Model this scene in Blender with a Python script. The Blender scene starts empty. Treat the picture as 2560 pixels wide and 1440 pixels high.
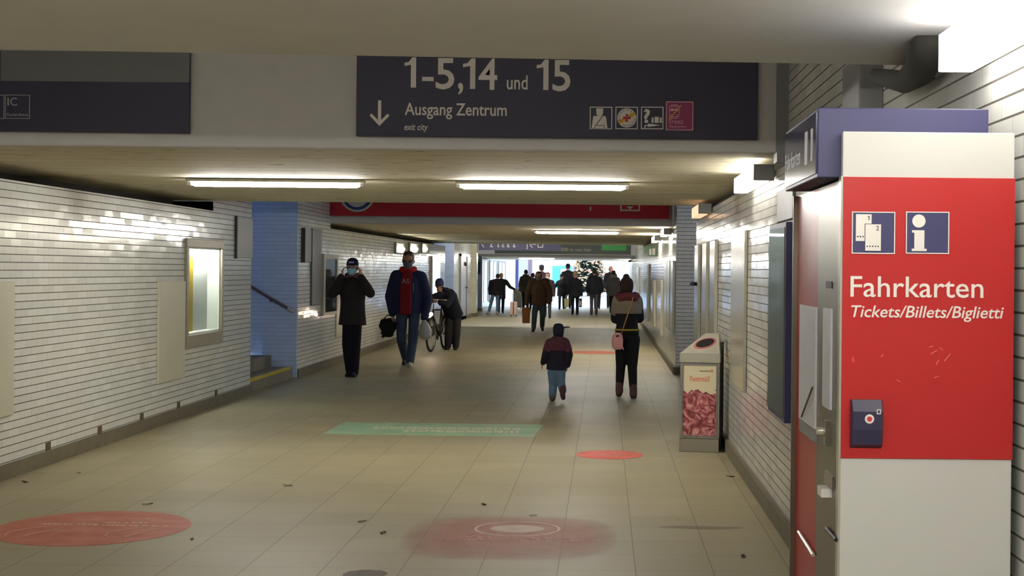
import bpy, bmesh, math, random
from mathutils import Vector, Matrix, Quaternion

random.seed(7)
sc = bpy.context.scene
COL = sc.collection
R = math.radians

# ------------------------------------------------------------------ camera
FPX, VPX, VPY, ROLL, EYE = 3500.0, 1510.0, 676.0, 0.010, 1.62
cam_data = bpy.data.cameras.new('camera')
cam_data.sensor_width = 36.0
cam_data.lens = 36.0 * FPX / 2560.0
cam_data.shift_x = -(VPX - 1280.0) / 2560.0
cam_data.shift_y = -(720.0 - VPY) / 2560.0
cam_data.clip_start, cam_data.clip_end = 0.05, 600.0
cam = bpy.data.objects.new('camera', cam_data)
COL.objects.link(cam)
cr, sr = math.cos(ROLL), math.sin(ROLL)
cam.matrix_world = Matrix(((cr, -sr, 0, 0), (0, 0, -1, 0), (sr, cr, 0, EYE), (0, 0, 0, 1)))
sc.camera = cam

# ------------------------------------------------------------------ sky, exposure
world = bpy.data.worlds.new('sky')
sc.world = world
world.use_nodes = True
wn = world.node_tree
bg = wn.nodes['Background']
wtc = wn.nodes.new('ShaderNodeTexCoord')
wno = wn.nodes.new('ShaderNodeTexNoise'); wno.inputs['Scale'].default_value = 2.0
wra = wn.nodes.new('ShaderNodeValToRGB')
wra.color_ramp.elements[0].position = 0.35; wra.color_ramp.elements[0].color = (0.46, 0.66, 1.0, 1)
wra.color_ramp.elements[1].position = 0.75; wra.color_ramp.elements[1].color = (0.62, 0.79, 1.0, 1)
wn.links.new(wtc.outputs['Generated'], wno.inputs['Vector'])
wn.links.new(wno.outputs['Fac'], wra.inputs['Fac'])
wn.links.new(wra.outputs['Color'], bg.inputs['Color'])
bg.inputs['Strength'].default_value = 4.3
vs = sc.view_settings
vs.view_transform = 'Standard'
vs.look = 'None'
vs.gamma = 1.0
vs.use_curve_mapping = False
vs.exposure = 0.08
sc.cycles.use_denoising = True
sc.cycles.max_bounces = 8
sc.cycles.diffuse_bounces = 5
sc.cycles.glossy_bounces = 4
sc.cycles.transparent_max_bounces = 8
sc.cycles.caustics_reflective = False
sc.cycles.caustics_refractive = False
sc.cycles.sample_clamp_indirect = 6.0
TUBE, LAMP = 132.0, 10.5          # radiance of the ceiling tubes and of the wall lamps

# ------------------------------------------------------------------ measuring
def W(px, py, Y):
    """the point at depth Y (metres) seen at photo pixel (px, py)"""
    dx, dy = px - VPX, VPY - py
    return Vector(((dx - ROLL * dy) * Y / FPX, Y, EYE + (dy + ROLL * dx) * Y / FPX))

def FL(px, py):
    """the floor point seen at photo pixel (px, py)"""
    dx, dy = px - VPX, VPY - py
    Y = -EYE * FPX / (dy + ROLL * dx)
    return Vector(((dx - ROLL * dy) * Y / FPX, Y, 0.0))

# ------------------------------------------------------------------ materials
def s2l(c):
    c = c / 255.0
    return c / 12.92 if c <= 0.04045 else ((c + 0.055) / 1.055) ** 2.4

def rgb(r, g, b):
    return (s2l(r), s2l(g), s2l(b), 1.0)

class NT:
    def __init__(self, name):
        self.m = bpy.data.materials.new(name)
        self.m.use_nodes = True
        self.t = self.m.node_tree
        self.b = self.t.nodes['Principled BSDF']
    def n(self, kind, **kw):
        nd = self.t.nodes.new(kind)
        for k, v in kw.items():
            if k.startswith('i_'):
                nd.inputs[k[2:].replace('_', ' ')].default_value = v
            else:
                setattr(nd, k, v)
        return nd
    def l(self, a, b):
        self.t.links.new(a, b)
    def math(self, op, a, b=None, c=None):
        nd = self.t.nodes.new('ShaderNodeMath'); nd.operation = op
        for i, v in enumerate((a, b, c)):
            if v is None: continue
            if isinstance(v, (int, float)): nd.inputs[i].default_value = v
            else: self.l(v, nd.inputs[i])
        return nd.outputs[0]
    def mix(self, f, a, b, mode='MIX'):
        nd = self.t.nodes.new('ShaderNodeMix'); nd.data_type = 'RGBA'; nd.blend_type = mode
        for idx, v in ((0, f), (6, a), (7, b)):
            if isinstance(v, (int, float)) or isinstance(v, tuple): nd.inputs[idx].default_value = v
            else: self.l(v, nd.inputs[idx])
        return nd.outputs[2]
    def pos(self):
        g = self.n('ShaderNodeNewGeometry')
        x = self.n('ShaderNodeSeparateXYZ'); self.l(g.outputs['Position'], x.inputs[0])
        nn = self.n('ShaderNodeSeparateXYZ'); self.l(g.outputs['Normal'], nn.inputs[0])
        return g, x.outputs, nn.outputs
    def noise(self, scale, detail=3.0, vec=None, obj=True):
        nd = self.n('ShaderNodeTexNoise', i_Scale=scale, i_Detail=detail)
        if vec is None:
            tc = self.n('ShaderNodeTexCoord'); vec = tc.outputs['Object']
        self.l(vec, nd.inputs['Vector'])
        return nd.outputs['Fac']

MATS = {}
def mat(name, col, rough=0.5, metal=0.0, var=0.12, scale=14.0, bump=0.0, bscale=200.0, spec=0.5, coat=0.0):
    """plain procedural surface: a colour broken up a little by noise"""
    if name in MATS: return MATS[name]
    k = NT(name)
    f = k.noise(scale)
    c2 = tuple(min(1.0, v * (1 + var)) for v in col[:3]) + (1,)
    c1 = tuple(v * (1 - var) for v in col[:3]) + (1,)
    k.l(k.mix(f, c1, c2), k.b.inputs['Base Color'])
    k.b.inputs['Roughness'].default_value = rough
    k.b.inputs['Metallic'].default_value = metal
    k.b.inputs['Specular IOR Level'].default_value = spec
    if coat: k.b.inputs['Coat Weight'].default_value = coat
    if bump:
        bn = k.n('ShaderNodeBump', i_Strength=bump, i_Distance=0.004)
        k.l(k.noise(bscale, 2.0), bn.inputs['Height'])
        k.l(bn.outputs[0], k.b.inputs['Normal'])
    MATS[name] = k.m
    return k.m

def cloth(name, r, g, b, var=0.25):
    return mat(name, rgb(r, g, b), rough=0.85, var=var, scale=30, bump=0.35, bscale=260, spec=0.2)

def glow(name, col, strength, var=0.05):
    if name in MATS: return MATS[name]
    k = NT(name)
    f = k.noise(8.0)
    c1 = tuple(v * (1 - var) for v in col[:3]) + (1,)
    k.l(k.mix(f, c1, col), k.b.inputs['Emission Color'])
    k.b.inputs['Emission Strength'].default_value = strength
    k.b.inputs['Base Color'].default_value = (0.12, 0.12, 0.12, 1)
    MATS[name] = k.m
    return k.m

def tile_mat(name, base, joint, ph=0.0605, pw=0.21, rough=0.14, jitter=0.030, jv=0.55, tonevar=0.10):
    k = NT(name)
    g, P, N = k.pos()
    ax = k.math('GREATER_THAN', k.math('ABSOLUTE', N[0]), 0.5)
    u = k.math('ADD', k.math('MULTIPLY', P[1], ax), k.math('MULTIPLY', P[0], k.math('SUBTRACT', 1.0, ax)))
    v = k.math('DIVIDE', P[2], ph)
    row = k.math('FLOOR', v); fv = k.math('FRACT', v)
    sh = k.math('MULTIPLY', k.math('MODULO', row, 2.0), 0.5)
    uu = k.math('ADD', k.math('DIVIDE', u, pw), sh)
    colm = k.math('FLOOR', uu); fu = k.math('FRACT', uu)
    cv = k.n('ShaderNodeCombineXYZ'); k.l(colm, cv.inputs[0]); k.l(row, cv.inputs[1])
    wn_ = k.n('ShaderNodeTexWhiteNoise'); wn_.noise_dimensions = '3D'; k.l(cv.outputs[0], wn_.inputs['Vector'])
    hm = k.math('LESS_THAN', fv, 0.115)
    vm = k.math('LESS_THAN', fu, 0.018)
    b2 = tuple(x * (1 - tonevar) for x in base[:3]) + (1,)
    c = k.mix(wn_.outputs['Value'], b2, base)
    dirt = k.noise(2.3, 4.0, g.outputs['Position'])
    c = k.mix(k.math('MULTIPLY', dirt, 0.12), c, (0.28, 0.25, 0.18, 1))
    c = k.mix(k.math('MULTIPLY', vm, jv), c, joint)
    c = k.mix(k.math('MULTIPLY', hm, 0.93), c, joint)
    k.l(c, k.b.inputs['Base Color'])
    both = k.math('MAXIMUM', hm, vm)
    k.l(k.math('ADD', k.math('MULTIPLY', both, 0.6), rough), k.b.inputs['Roughness'])
    sub = k.n('ShaderNodeVectorMath', operation='SUBTRACT'); k.l(wn_.outputs['Color'], sub.inputs[0]); sub.inputs[1].default_value = (.5, .5, .5)
    scl = k.n('ShaderNodeVectorMath', operation='SCALE'); k.l(sub.outputs[0], scl.inputs[0]); scl.inputs['Scale'].default_value = jitter
    add = k.n('ShaderNodeVectorMath', operation='ADD'); k.l(g.outputs['Normal'], add.inputs[0]); k.l(scl.outputs[0], add.inputs[1])
    nrm = k.n('ShaderNodeVectorMath', operation='NORMALIZE'); k.l(add.outputs[0], nrm.inputs[0])
    bp = k.n('ShaderNodeBump', i_Strength=0.5, i_Distance=0.003)
    hgt = k.math('ADD', k.math('SUBTRACT', 1.0, both), k.math('MULTIPLY', k.noise(30.0, 1.0, g.outputs['Position']), 0.25))
    k.l(hgt, bp.inputs['Height']); k.l(nrm.outputs[0], bp.inputs['Normal'])
    k.l(bp.outputs[0], k.b.inputs['Normal'])
    k.b.inputs['Specular IOR Level'].default_value = 0.55
    MATS[name] = k.m
    return k.m

def floor_mat():
    k = NT('floor_slabs')
    g, P, N = k.pos()
    fx = k.math('ADD', k.math('DIVIDE', P[0], 0.42), 20.564)
    fy = k.math('DIVIDE', P[1], 0.42)
    cx, cy = k.math('FLOOR', fx), k.math('FLOOR', fy)
    ux, uy = k.math('FRACT', fx), k.math('FRACT', fy)
    jx = k.math('LESS_THAN', ux, 0.015); jy = k.math('MULTIPLY', k.math('LESS_THAN', uy, 0.018), 0.6)
    j = k.math('MAXIMUM', jx, jy)
    cv = k.n('ShaderNodeCombineXYZ'); k.l(cx, cv.inputs[0]); k.l(cy, cv.inputs[1])
    wn_ = k.n('ShaderNodeTexWhiteNoise'); k.l(cv.outputs[0], wn_.inputs['Vector'])
    c = k.mix(wn_.outputs['Value'], rgb(156, 147, 117), rgb(168, 159, 127))
    big = k.noise(0.9, 5.0, g.outputs['Position'])
    c = k.mix(k.math('MULTIPLY', big, 0.45), c, rgb(122, 112, 88))
    fine = k.noise(160.0, 2.0, g.outputs['Position'])
    c = k.mix(k.math('MULTIPLY', fine, 0.25), c, rgb(176, 166, 140))
    spots = k.n('ShaderNodeTexVoronoi', i_Scale=1.7); k.l(g.outputs['Position'], spots.inputs['Vector'])
    sp = k.math('LESS_THAN', spots.outputs['Distance'], 0.028)
    c = k.mix(k.math('MULTIPLY', sp, 0.5), c, rgb(60, 52, 40))
    # dark drag mark near the right wall, a real stain with its own outline
    sx = k.math('DIVIDE', k.math('SUBTRACT', P[0], 0.63), 0.27)
    wob = k.math('MULTIPLY', k.math('SUBTRACT', k.noise(3.0, 2.0, g.outputs['Position']), 0.5), 0.10)
    sy = k.math('DIVIDE', k.math('SUBTRACT', k.math('ADD', P[1], wob), 8.86), 0.055)
    el = k.math('ADD', k.math('MULTIPLY', sx, sx), k.math('MULTIPLY', sy, sy))
    c = k.mix(k.math('MULTIPLY', k.math('LESS_THAN', el, 1.0), 0.55), c, rgb(58, 50, 38))
    c = k.mix(k.math('MULTIPLY', j, 0.62), c, rgb(70, 62, 46))
    k.l(c, k.b.inputs['Base Color'])
    k.l(k.math('ADD', 0.36, k.math('MULTIPLY', big, 0.22)), k.b.inputs['Roughness'])
    k.b.inputs['Specular IOR Level'].default_value = 0.45
    bp = k.n('ShaderNodeBump', i_Strength=0.35, i_Distance=0.004)
    k.l(k.math('SUBTRACT', k.math('MULTIPLY', fine, 0.25), j), bp.inputs['Height'])
    k.l(bp.outputs[0], k.b.inputs['Normal'])
    return k.m

def slab_mat(name, boards=0.33, a=(222, 215, 190), b=(200, 191, 164)):
    k = NT(name)
    g, P, N = k.pos()
    wob = k.math('MULTIPLY', k.noise(0.6, 2.0, g.outputs['Position']), 0.02)
    v = k.math('DIVIDE', k.math('ADD', P[1], wob), boards)
    fv = k.math('FRACT', v); row = k.math('FLOOR', v)
    cv = k.n('ShaderNodeCombineXYZ'); k.l(row, cv.inputs[1])
    wn_ = k.n('ShaderNodeTexWhiteNoise'); k.l(cv.outputs[0], wn_.inputs['Vector'])
    c = k.mix(k.math('MULTIPLY', wn_.outputs['Value'], 0.45), rgb(*a), rgb(*b))
    mp = k.n('ShaderNodeMapping'); mp.inputs['Scale'].default_value = (0.25, 2.2, 1); k.l(g.outputs['Position'], mp.inputs['Vector'])
    st = k.noise(3.0, 5.0, mp.outputs[0])
    c = k.mix(k.math('MULTIPLY', st, 0.35), c, rgb(120, 104, 74))
    mp2 = k.n('ShaderNodeMapping'); mp2.inputs['Scale'].default_value = (2.0, 7.0, 1); k.l(g.outputs['Position'], mp2.inputs['Vector'])
    fl = k.math('GREATER_THAN', k.noise(2.2, 3.0, mp2.outputs[0]), 0.655)
    c = k.mix(k.math('MULTIPLY', fl, 0.7), c, rgb(88, 70, 44))
    jm = k.math('LESS_THAN', fv, 0.07)
    c = k.mix(k.math('MULTIPLY', jm, 0.34), c, rgb(84, 72, 48))
    k.l(c, k.b.inputs['Base Color'])
    k.b.inputs['Roughness'].default_value = 0.75
    bp = k.n('ShaderNodeBump', i_Strength=0.5, i_Distance=0.012)
    k.l(k.math('ADD', k.math('SUBTRACT', 1.0, jm), k.math('MULTIPLY', wn_.outputs['Value'], 0.5)), bp.inputs['Height'])
    k.l(bp.outputs[0], k.b.inputs['Normal'])
    return k.m

def glass_mat(name, tint=(0.9, 0.95, 0.95, 1), clear=0.8):
    k = NT(name)
    tr = k.n('ShaderNodeBsdfTransparent'); tr.inputs[0].default_value = tint
    mx = k.n('ShaderNodeMixShader')
    k.b.inputs['Roughness'].default_value = 0.03
    k.b.inputs['Specular IOR Level'].default_value = 0.8
    k.l(k.mix(k.noise(3.0), (0.02, 0.025, 0.03, 1), (0.03, 0.035, 0.04, 1)), k.b.inputs['Base Color'])
    mx.inputs[0].default_value = clear
    k.l(k.b.outputs[0], mx.inputs[1]); k.l(tr.outputs[0], mx.inputs[2])
    k.l(mx.outputs[0], k.t.nodes['Material Output'].inputs['Surface'])
    return k.m

# ------------------------------------------------------------------ mesh kit
class MB:
    def __init__(self):
        self.v, self.f, self.mi = [], [], []
        self.cur = 0
    def add(self, vs_, fs):
        o = len(self.v)
        self.v += [Vector(p) for p in vs_]
        for f in fs:
            self.f.append([i + o for i in f]); self.mi.append(self.cur)
        return self
    def box(self, x0, x1, y0, y1, z0, z1):
        p = [(x0, y0, z0), (x1, y0, z0), (x1, y1, z0), (x0, y1, z0), (x0, y0, z1), (x1, y0, z1), (x1, y1, z1), (x0, y1, z1)]
        return self.add(p, [(0, 3, 2, 1), (4, 5, 6, 7), (0, 1, 5, 4), (1, 2, 6, 5), (2, 3, 7, 6), (3, 0, 4, 7)])
    def hexa(self, p):
        return self.add(p, [(0, 3, 2, 1), (4, 5, 6, 7), (0, 1, 5, 4), (1, 2, 6, 5), (2, 3, 7, 6), (3, 0, 4, 7)])
    def rings(self, rings, closed=True, caps=True):
        n = len(rings[0]); o = len(self.v)
        for r in rings: self.v += [Vector(p) for p in r]
        for i in range(len(rings) - 1):
            for j in range(n if closed else n - 1):
                a, b = o + i * n + j, o + i * n + (j + 1) % n
                self.f.append([a, b, b + n, a + n]); self.mi.append(self.cur)
        if caps:
            self.f.append([o + j for j in range(n)][::-1]); self.mi.append(self.cur)
            self.f.append([o + (len(rings) - 1) * n + j for j in range(n)]); self.mi.append(self.cur)
        return self
    def loft(self, cs, rx, ry, seg=16, lat=(1, 0, 0), power=1.0):
        cs = [Vector(c) for c in cs]; lat = Vector(lat); out = []
        for i, c in enumerate(cs):
            t = (cs[min(i + 1, len(cs) - 1)] - cs[max(i - 1, 0)]).normalized()
            l = (lat - t * lat.dot(t)).normalized(); d = t.cross(l)
            ring = []
            for j in range(seg):
                a = 2 * math.pi * j / seg
                ca, sa = math.cos(a), math.sin(a)
                if power != 1.0:
                    ca = math.copysign(abs(ca) ** power, ca); sa = math.copysign(abs(sa) ** power, sa)
                ring.append(c + l * rx[i] * ca + d * ry[i] * sa)
            out.append(ring)
        return self.rings(out)
    def tube(self, pts, rad, seg=10):
        if not hasattr(rad, '__len__'): rad = [rad] * len(pts)
        pts = [Vector(p) for p in pts]
        t0 = (pts[1] - pts[0]).normalized()
        lat = t0.orthogonal().normalized(); out = []
        for i, c in enumerate(pts):
            t = (pts[min(i + 1, len(pts) - 1)] - pts[max(i - 1, 0)]).normalized()
            lat = (lat - t * lat.dot(t))
            lat = lat.normalized() if lat.length > 1e-6 else t.orthogonal().normalized()
            d = t.cross(lat)
            out.append([c + lat * rad[i] * math.cos(2 * math.pi * j / seg) + d * rad[i] * math.sin(2 * math.pi * j / seg) for j in range(seg)])
        return self.rings(out)
    def cap(self, p0, p1, r0, r1, seg=12):
        """tapered capsule"""
        p0, p1 = Vector(p0), Vector(p1); d = (p1 - p0)
        if d.length < 1e-6: d = Vector((0, 0, 1e-4))
        n = d.normalized()
        pts, rad = [], []
        for a in (1.45, 1.0, 0.5): pts.append(p0 - n * r0 * math.sin(a)); rad.append(r0 * math.cos(a))
        pts += [p0, p1]; rad += [r0, r1]
        for a in (0.5, 1.0, 1.45): pts.append(p1 + n * r1 * math.sin(a)); rad.append(r1 * math.cos(a))
        return self.tube(pts, rad, seg)
    def chain(self, pts, rad, seg=12):
        for i in range(len(pts) - 1): self.cap(pts[i], pts[i + 1], rad[i], rad[i + 1], seg)
        return self
    def ball(self, c, rx, ry=None, rz=None, seg=16, n=10):
        ry = rx if ry is None else ry; rz = rx if rz is None else rz
        c = Vector(c); out = []
        for i in range(1, n):
            a = math.pi * i / n - math.pi / 2
            out.append([c + Vector((rx * math.cos(a) * math.cos(2 * math.pi * j / seg), ry * math.cos(a) * math.sin(2 * math.pi * j / seg), rz * math.sin(a))) for j in range(seg)])
        return self.rings(out)
    def prism(self, poly, o, ux, uy, depth):
        """poly (2D) placed at o with axes ux, uy and pushed along ux x uy by depth"""
        o, ux, uy = Vector(o), Vector(ux), Vector(uy); nz = ux.cross(uy)
        a = [o + ux * p[0] + uy * p[1] for p in poly]
        b = [p + nz * depth for p in a]
        n = len(poly)
        self.add(a + b, [list(range(n))[::-1], [n + i for i in range(n)]] + [(i, (i + 1) % n, n + (i + 1) % n, n + i) for i in range(n)])
        return self
    def xform(self, m):
        self.v = [m @ p for p in self.v]
        return self
    def mesh(self, name, mats, smooth=False):
        me = bpy.data.meshes.new(name)
        me.from_pydata(self.v, [], self.f)
        if not isinstance(mats, (list, tuple)): mats = [mats]
        for m in mats: me.materials.append(m)
        if len(mats) > 1: me.polygons.foreach_set('material_index', self.mi)
        bm = bmesh.new(); bm.from_mesh(me)
        bmesh.ops.recalc_face_normals(bm, faces=bm.faces); bm.to_mesh(me); bm.free()
        if smooth: me.polygons.foreach_set('use_smooth', [True] * len(me.polygons))
        me.update()
        return me
    def build(self, name, mats, parent=None, smooth=False, bevel=0.0, loc=None):
        me = self.mesh(name, mats, smooth)
        o = bpy.data.objects.new(name, me)
        COL.objects.link(o)
        if parent is not None: o.parent = parent
        if loc is not None: o.location = loc
        if bevel:
            md = o.modifiers.new('bevel', 'BEVEL'); md.width = bevel; md.segments = 2; md.limit_method = 'ANGLE'
        return o
    def fuse(self, name, m, voxel, parent=None, smooth_it=4):
        """voxel-remesh the overlapping pieces into one smooth closed skin"""
        me = self.mesh(name + '_raw', m)
        o = bpy.data.objects.new(name, me); COL.objects.link(o)
        md = o.modifiers.new('r', 'REMESH'); md.mode = 'VOXEL'; md.voxel_size = voxel
        sm = o.modifiers.new('s', 'SMOOTH'); sm.factor = 0.5; sm.iterations = smooth_it
        dg = bpy.context.evaluated_depsgraph_get()
        me2 = bpy.data.meshes.new_from_object(o.evaluated_get(dg))
        o.modifiers.clear(); o.data = me2; me2.name = name
        if not me2.materials: me2.materials.append(m)
        me2.polygons.foreach_set('use_smooth', [True] * len(me2.polygons))
        bpy.data.meshes.remove(me)
        if parent is not None: o.parent = parent
        return o

def tag(o, label=None, cat=None, group=None, kind=None):
    if label: o['label'] = label
    if cat: o['category'] = cat
    if group: o['group'] = group
    if kind: o['kind'] = kind
    return o

def empty(name, loc=(0, 0, 0), label=None, cat=None, group=None, rz=0.0):
    o = bpy.data.objects.new(name, None); COL.objects.link(o)
    o.empty_display_size = 0.1
    o.location = loc; o.rotation_euler = (0, 0, rz)
    return tag(o, label, cat, group)

def struct(name, mb, m, bevel=0.0):
    return tag(mb.build(name, m, bevel=bevel), kind='structure')

def kids(o):
    return [c for c in bpy.data.objects if c.parent == o]

def copy_tree(o, parent=None):
    c = o.copy(); COL.objects.link(c)
    if parent is not None: c.parent = parent
    for ch in kids(o): copy_tree(ch, c)
    return c

def text_mb(txt, shear=0.0, weight=0.0):
    """letters as a flat outline in the XY plane; returns (verts, faces, cap height)"""
    def get(t):
        cu = bpy.data.curves.new('t', 'FONT'); cu.body = t; cu.size = 1.0; cu.shear = shear; cu.offset = weight
        cu.fill_mode = 'FRONT'; cu.resolution_u = 3
        o = bpy.data.objects.new('t', cu); COL.objects.link(o)
        dg = bpy.context.evaluated_depsgraph_get()
        me = bpy.data.meshes.new_from_object(o.evaluated_get(dg))
        v = [x.co.copy() for x in me.vertices]; f = [list(p.vertices) for p in me.polygons]
        bpy.data.objects.remove(o); bpy.data.curves.remove(cu); bpy.data.meshes.remove(me)
        return v, f
    v, f = get(txt)
    h, _ = get('H')
    return v, f, max(p.y for p in h)

def lettering(name, txt, o, ux, uy, width, cap, m, parent, shear=0.0, weight=0.0, depth=0.003):
    """letters fitted to a width and a capital height, standing on baseline origin o"""
    v, f, ch = text_mb(txt, shear, weight)
    x0, x1 = min(p.x for p in v), max(p.x for p in v)
    o, ux, uy = Vector(o), Vector(ux), Vector(uy); nz = ux.cross(uy)
    mb = MB()
    top = [o + ux * ((p.x - x0) / (x1 - x0) * width) + uy * (p.y / ch * cap) + nz * depth for p in v]
    mb.add(top, f)
    # side walls so that the letters are solid
    cnt = {}
    for fc in f:
        for i in range(len(fc)):
            e = (fc[i], fc[(i + 1) % len(fc)])
            cnt[tuple(sorted(e))] = cnt.get(tuple(sorted(e)), 0) + 1
    bot = [p - nz * depth for p in top]
    n0 = len(mb.v); mb.v += bot
    for fc in f:
        for i in range(len(fc)):
            a, b = fc[i], fc[(i + 1) % len(fc)]
            if cnt[tuple(sorted((a, b)))] == 1:
                mb.f.append([a, n0 + a, n0 + b, b]); mb.mi.append(0)
    return mb.build(name, m, parent)

EX, EY, EZ = Vector((1, 0, 0)), Vector((0, 1, 0)), Vector((0, 0, 1))
def circ(cx, cy, rx, ry=None, n=28, a0=0.0, a1=2 * math.pi):
    ry = rx if ry is None else ry
    return [(cx + rx * math.cos(a0 + (a1 - a0) * i / n), cy + ry * math.sin(a0 + (a1 - a0) * i / n)) for i in range(n if abs(a1 - a0 - 2 * math.pi) < 1e-6 else n + 1)]
def rect(x0, y0, x1, y1):
    return [(x0, y0), (x1, y0), (x1, y1), (x0, y1)]
def frame_poly(mb, x0, y0, x1, y1, t, o, ux, uy, d):
    for q in (rect(x0, y0, x1, y0 + t), rect(x0, y1 - t, x1, y1), rect(x0, y0 + t, x0 + t, y1 - t), rect(x1 - t, y0 + t, x1, y1 - t)):
        mb.prism(q, o, ux, uy, d)
    return mb
# ------------------------------------------------------------------ the setting
XL, XR = -4.5, 1.13
M_TILE = tile_mat('glazed_wall_tile', rgb(238, 239, 234), rgb(62, 54, 42))
M_TILE_B = tile_mat('daylight_blue_brick', rgb(188, 205, 234), rgb(150, 165, 200), rough=0.45, jv=0.5, jitter=0.02)  # blue of the daylight put into the brick and joint colours
M_TILE_W = tile_mat('cream_pillar_tile', rgb(224, 218, 188), rgb(120, 110, 84), rough=0.2)
M_FLOOR = floor_mat()
M_SLAB = slab_mat('board_marked_ceiling')
M_PLASTER = mat('plain_ceiling_plaster', rgb(208, 208, 208), rough=0.9, var=0.06, scale=5)
M_FASCIA = mat('painted_fascia', rgb(196, 194, 192), rough=0.7, var=0.06, scale=7)
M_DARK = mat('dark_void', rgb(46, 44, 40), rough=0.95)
M_BASE = mat('concrete_plinth', rgb(110, 102, 84), rough=0.8, var=0.2, scale=9, bump=0.2)
M_CONC = mat('grey_concrete', rgb(126, 118, 102), rough=0.85, var=0.15, scale=10, bump=0.2)
M_STEEL = mat('brushed_steel', rgb(168, 164, 154), rough=0.3, metal=1.0, var=0.06, scale=60)
M_STEEL2 = mat('satin_steel', rgb(196, 192, 178), rough=0.24, metal=0.45, var=0.05, scale=40)
M_GREYP = mat('grey_painted_metal', rgb(120, 120, 122), rough=0.45, var=0.06)
M_CREAM = mat('cream_painted_plate', rgb(206, 202, 182), rough=0.4, var=0.04, scale=5)
M_NAVY = mat('navy_sign_panel', rgb(52, 52, 96), rough=0.45, var=0.05)
M_NAVYD = mat('dark_navy_sign_panel', rgb(52, 51, 75), rough=0.5, var=0.05)
M_WHITE = mat('white_lettering', rgb(226, 222, 216), rough=0.5, var=0.03)
M_RED = mat('signal_red_panel', rgb(180, 36, 38), rough=0.28, var=0.04, scale=4)
M_REDD = mat('banner_red', rgb(196, 40, 58), rough=0.6, var=0.06)
M_BLACK = mat('black_plastic', rgb(24, 24, 26), rough=0.5)
M_YELLOW = mat('yellow_edge_paint', rgb(196, 168, 40), rough=0.6, var=0.2, scale=30)
M_CYAN = mat('pale_cyan_panel', rgb(84, 160, 180), rough=0.5)
M_GLASS = glass_mat('clear_pane', clear=0.85)
M_GLASSD = glass_mat('reflecting_pane', clear=0.55)
M_TUBE = glow('tube_light', (1.0, 0.97, 0.90, 1), TUBE)
M_LAMP = glow('lamp_cover_light', (1.0, 0.95, 0.84, 1), LAMP)
M_LAMPF = glow('far_lamp_cover_light', (1.0, 0.92, 0.76, 1), 40.0)
M_LAMPO = glow('failing_lamp_light', (1.0, 0.60, 0.36, 1), 1.1)
M_CASE = glow('showcase_light', (1.0, 0.98, 0.90, 1), 60.0)

SEG_L = ((-4.0, 17.86), (20.6, 39.6), (42.0, 47.6))
OPEN_L = (17.86, 20.6); OPEN_R = (17.2, 21.97)
N0, N1 = 15.1, 16.4            # the lit showcase niche in the left wall
NZ0, NZ1 = 0.87, 1.83

struct('floor', MB().box(-5.6, 1.7, -4, 61.0, -0.2, 0.0), M_FLOOR)
struct('floor', MB().box(-60, 60, 61.0, 160, -0.2, -0.002), mat('outdoor_paving', rgb(214, 216, 222), rough=0.6, var=0.05, scale=2))

wl = MB()
wl.box(-5.0, XL, -4, N0, 0, 2.26).box(-5.0, XL, N1, 17.86, 0, 2.26)
wl.box(-5.0, XL, N0, N1, 0, NZ0).box(-5.0, XL, N0, N1, NZ1, 2.26)
wl.box(-5.0, XL, 4.9, 8.7, 2.26, 3.2).box(-5.0, XL, 16.0, 17.86, 2.26, 3.2)
o = struct('wall_left', wl, M_TILE)
for i, (px, py) in enumerate(((120, 1113), (249, 1076), (354, 1044), (446, 1018), (540, 993))):
    a = (px - VPX) - ROLL * (VPY - py); Y = XL * FPX / a
    MB().box(XL - 0.02, XL + 0.004, Y - 0.05, Y + 0.05, 0.115, 0.18).build('weep_hole', mat('brown_weep_hole', rgb(96, 80, 56), rough=0.9), o)
wl = MB().box(-5.0, XL, 20.6, 39.6, 0, 2.26).box(-5.0, XL, 20.6, 23.0, 2.26, 3.2)
struct('wall_left', wl, M_TILE)
struct('wall_left', MB().box(-5.0, XL, 42.0, 47.6, 0, 2.26).box(-5.0, XL, 42.0, 47.6, 2.26, 3.2), M_TILE)
struct('wall_left', MB().box(-5.6, -5.05, 47.6, 72.0, 0, 2.05).box(-5.6, -5.05, 47.6, 50, 2.3, 3.2).box(-5.05, -5.0, 47.6, 47.9, 0, 2.3), M_TILE)
wr = MB().box(XR, 1.6, -4, 17.2, 0, 2.29).box(XR, 1.6, 4.9, 8.7, 2.29, 3.2).box(XR, 1.6, 16.0, 17.2, 2.29, 3.2)
struct('wall_right', wr, M_TILE)
wr = MB().box(XR, 1.6, 21.97, 61.0, 0, 2.05).box(XR, 1.6, 21.97, 50.0, 2.05, 2.30).box(XR, 1.6, 21.97, 23.0, 2.29, 3.2).box(XR, 1.6, 40.5, 50.0, 2.29, 3.2)
struct('wall_right', wr, M_TILE)
struct('wall_back', MB().box(-5.0, 1.6, -4.3, -4.0, 0, 2.5), M_TILE)

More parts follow.
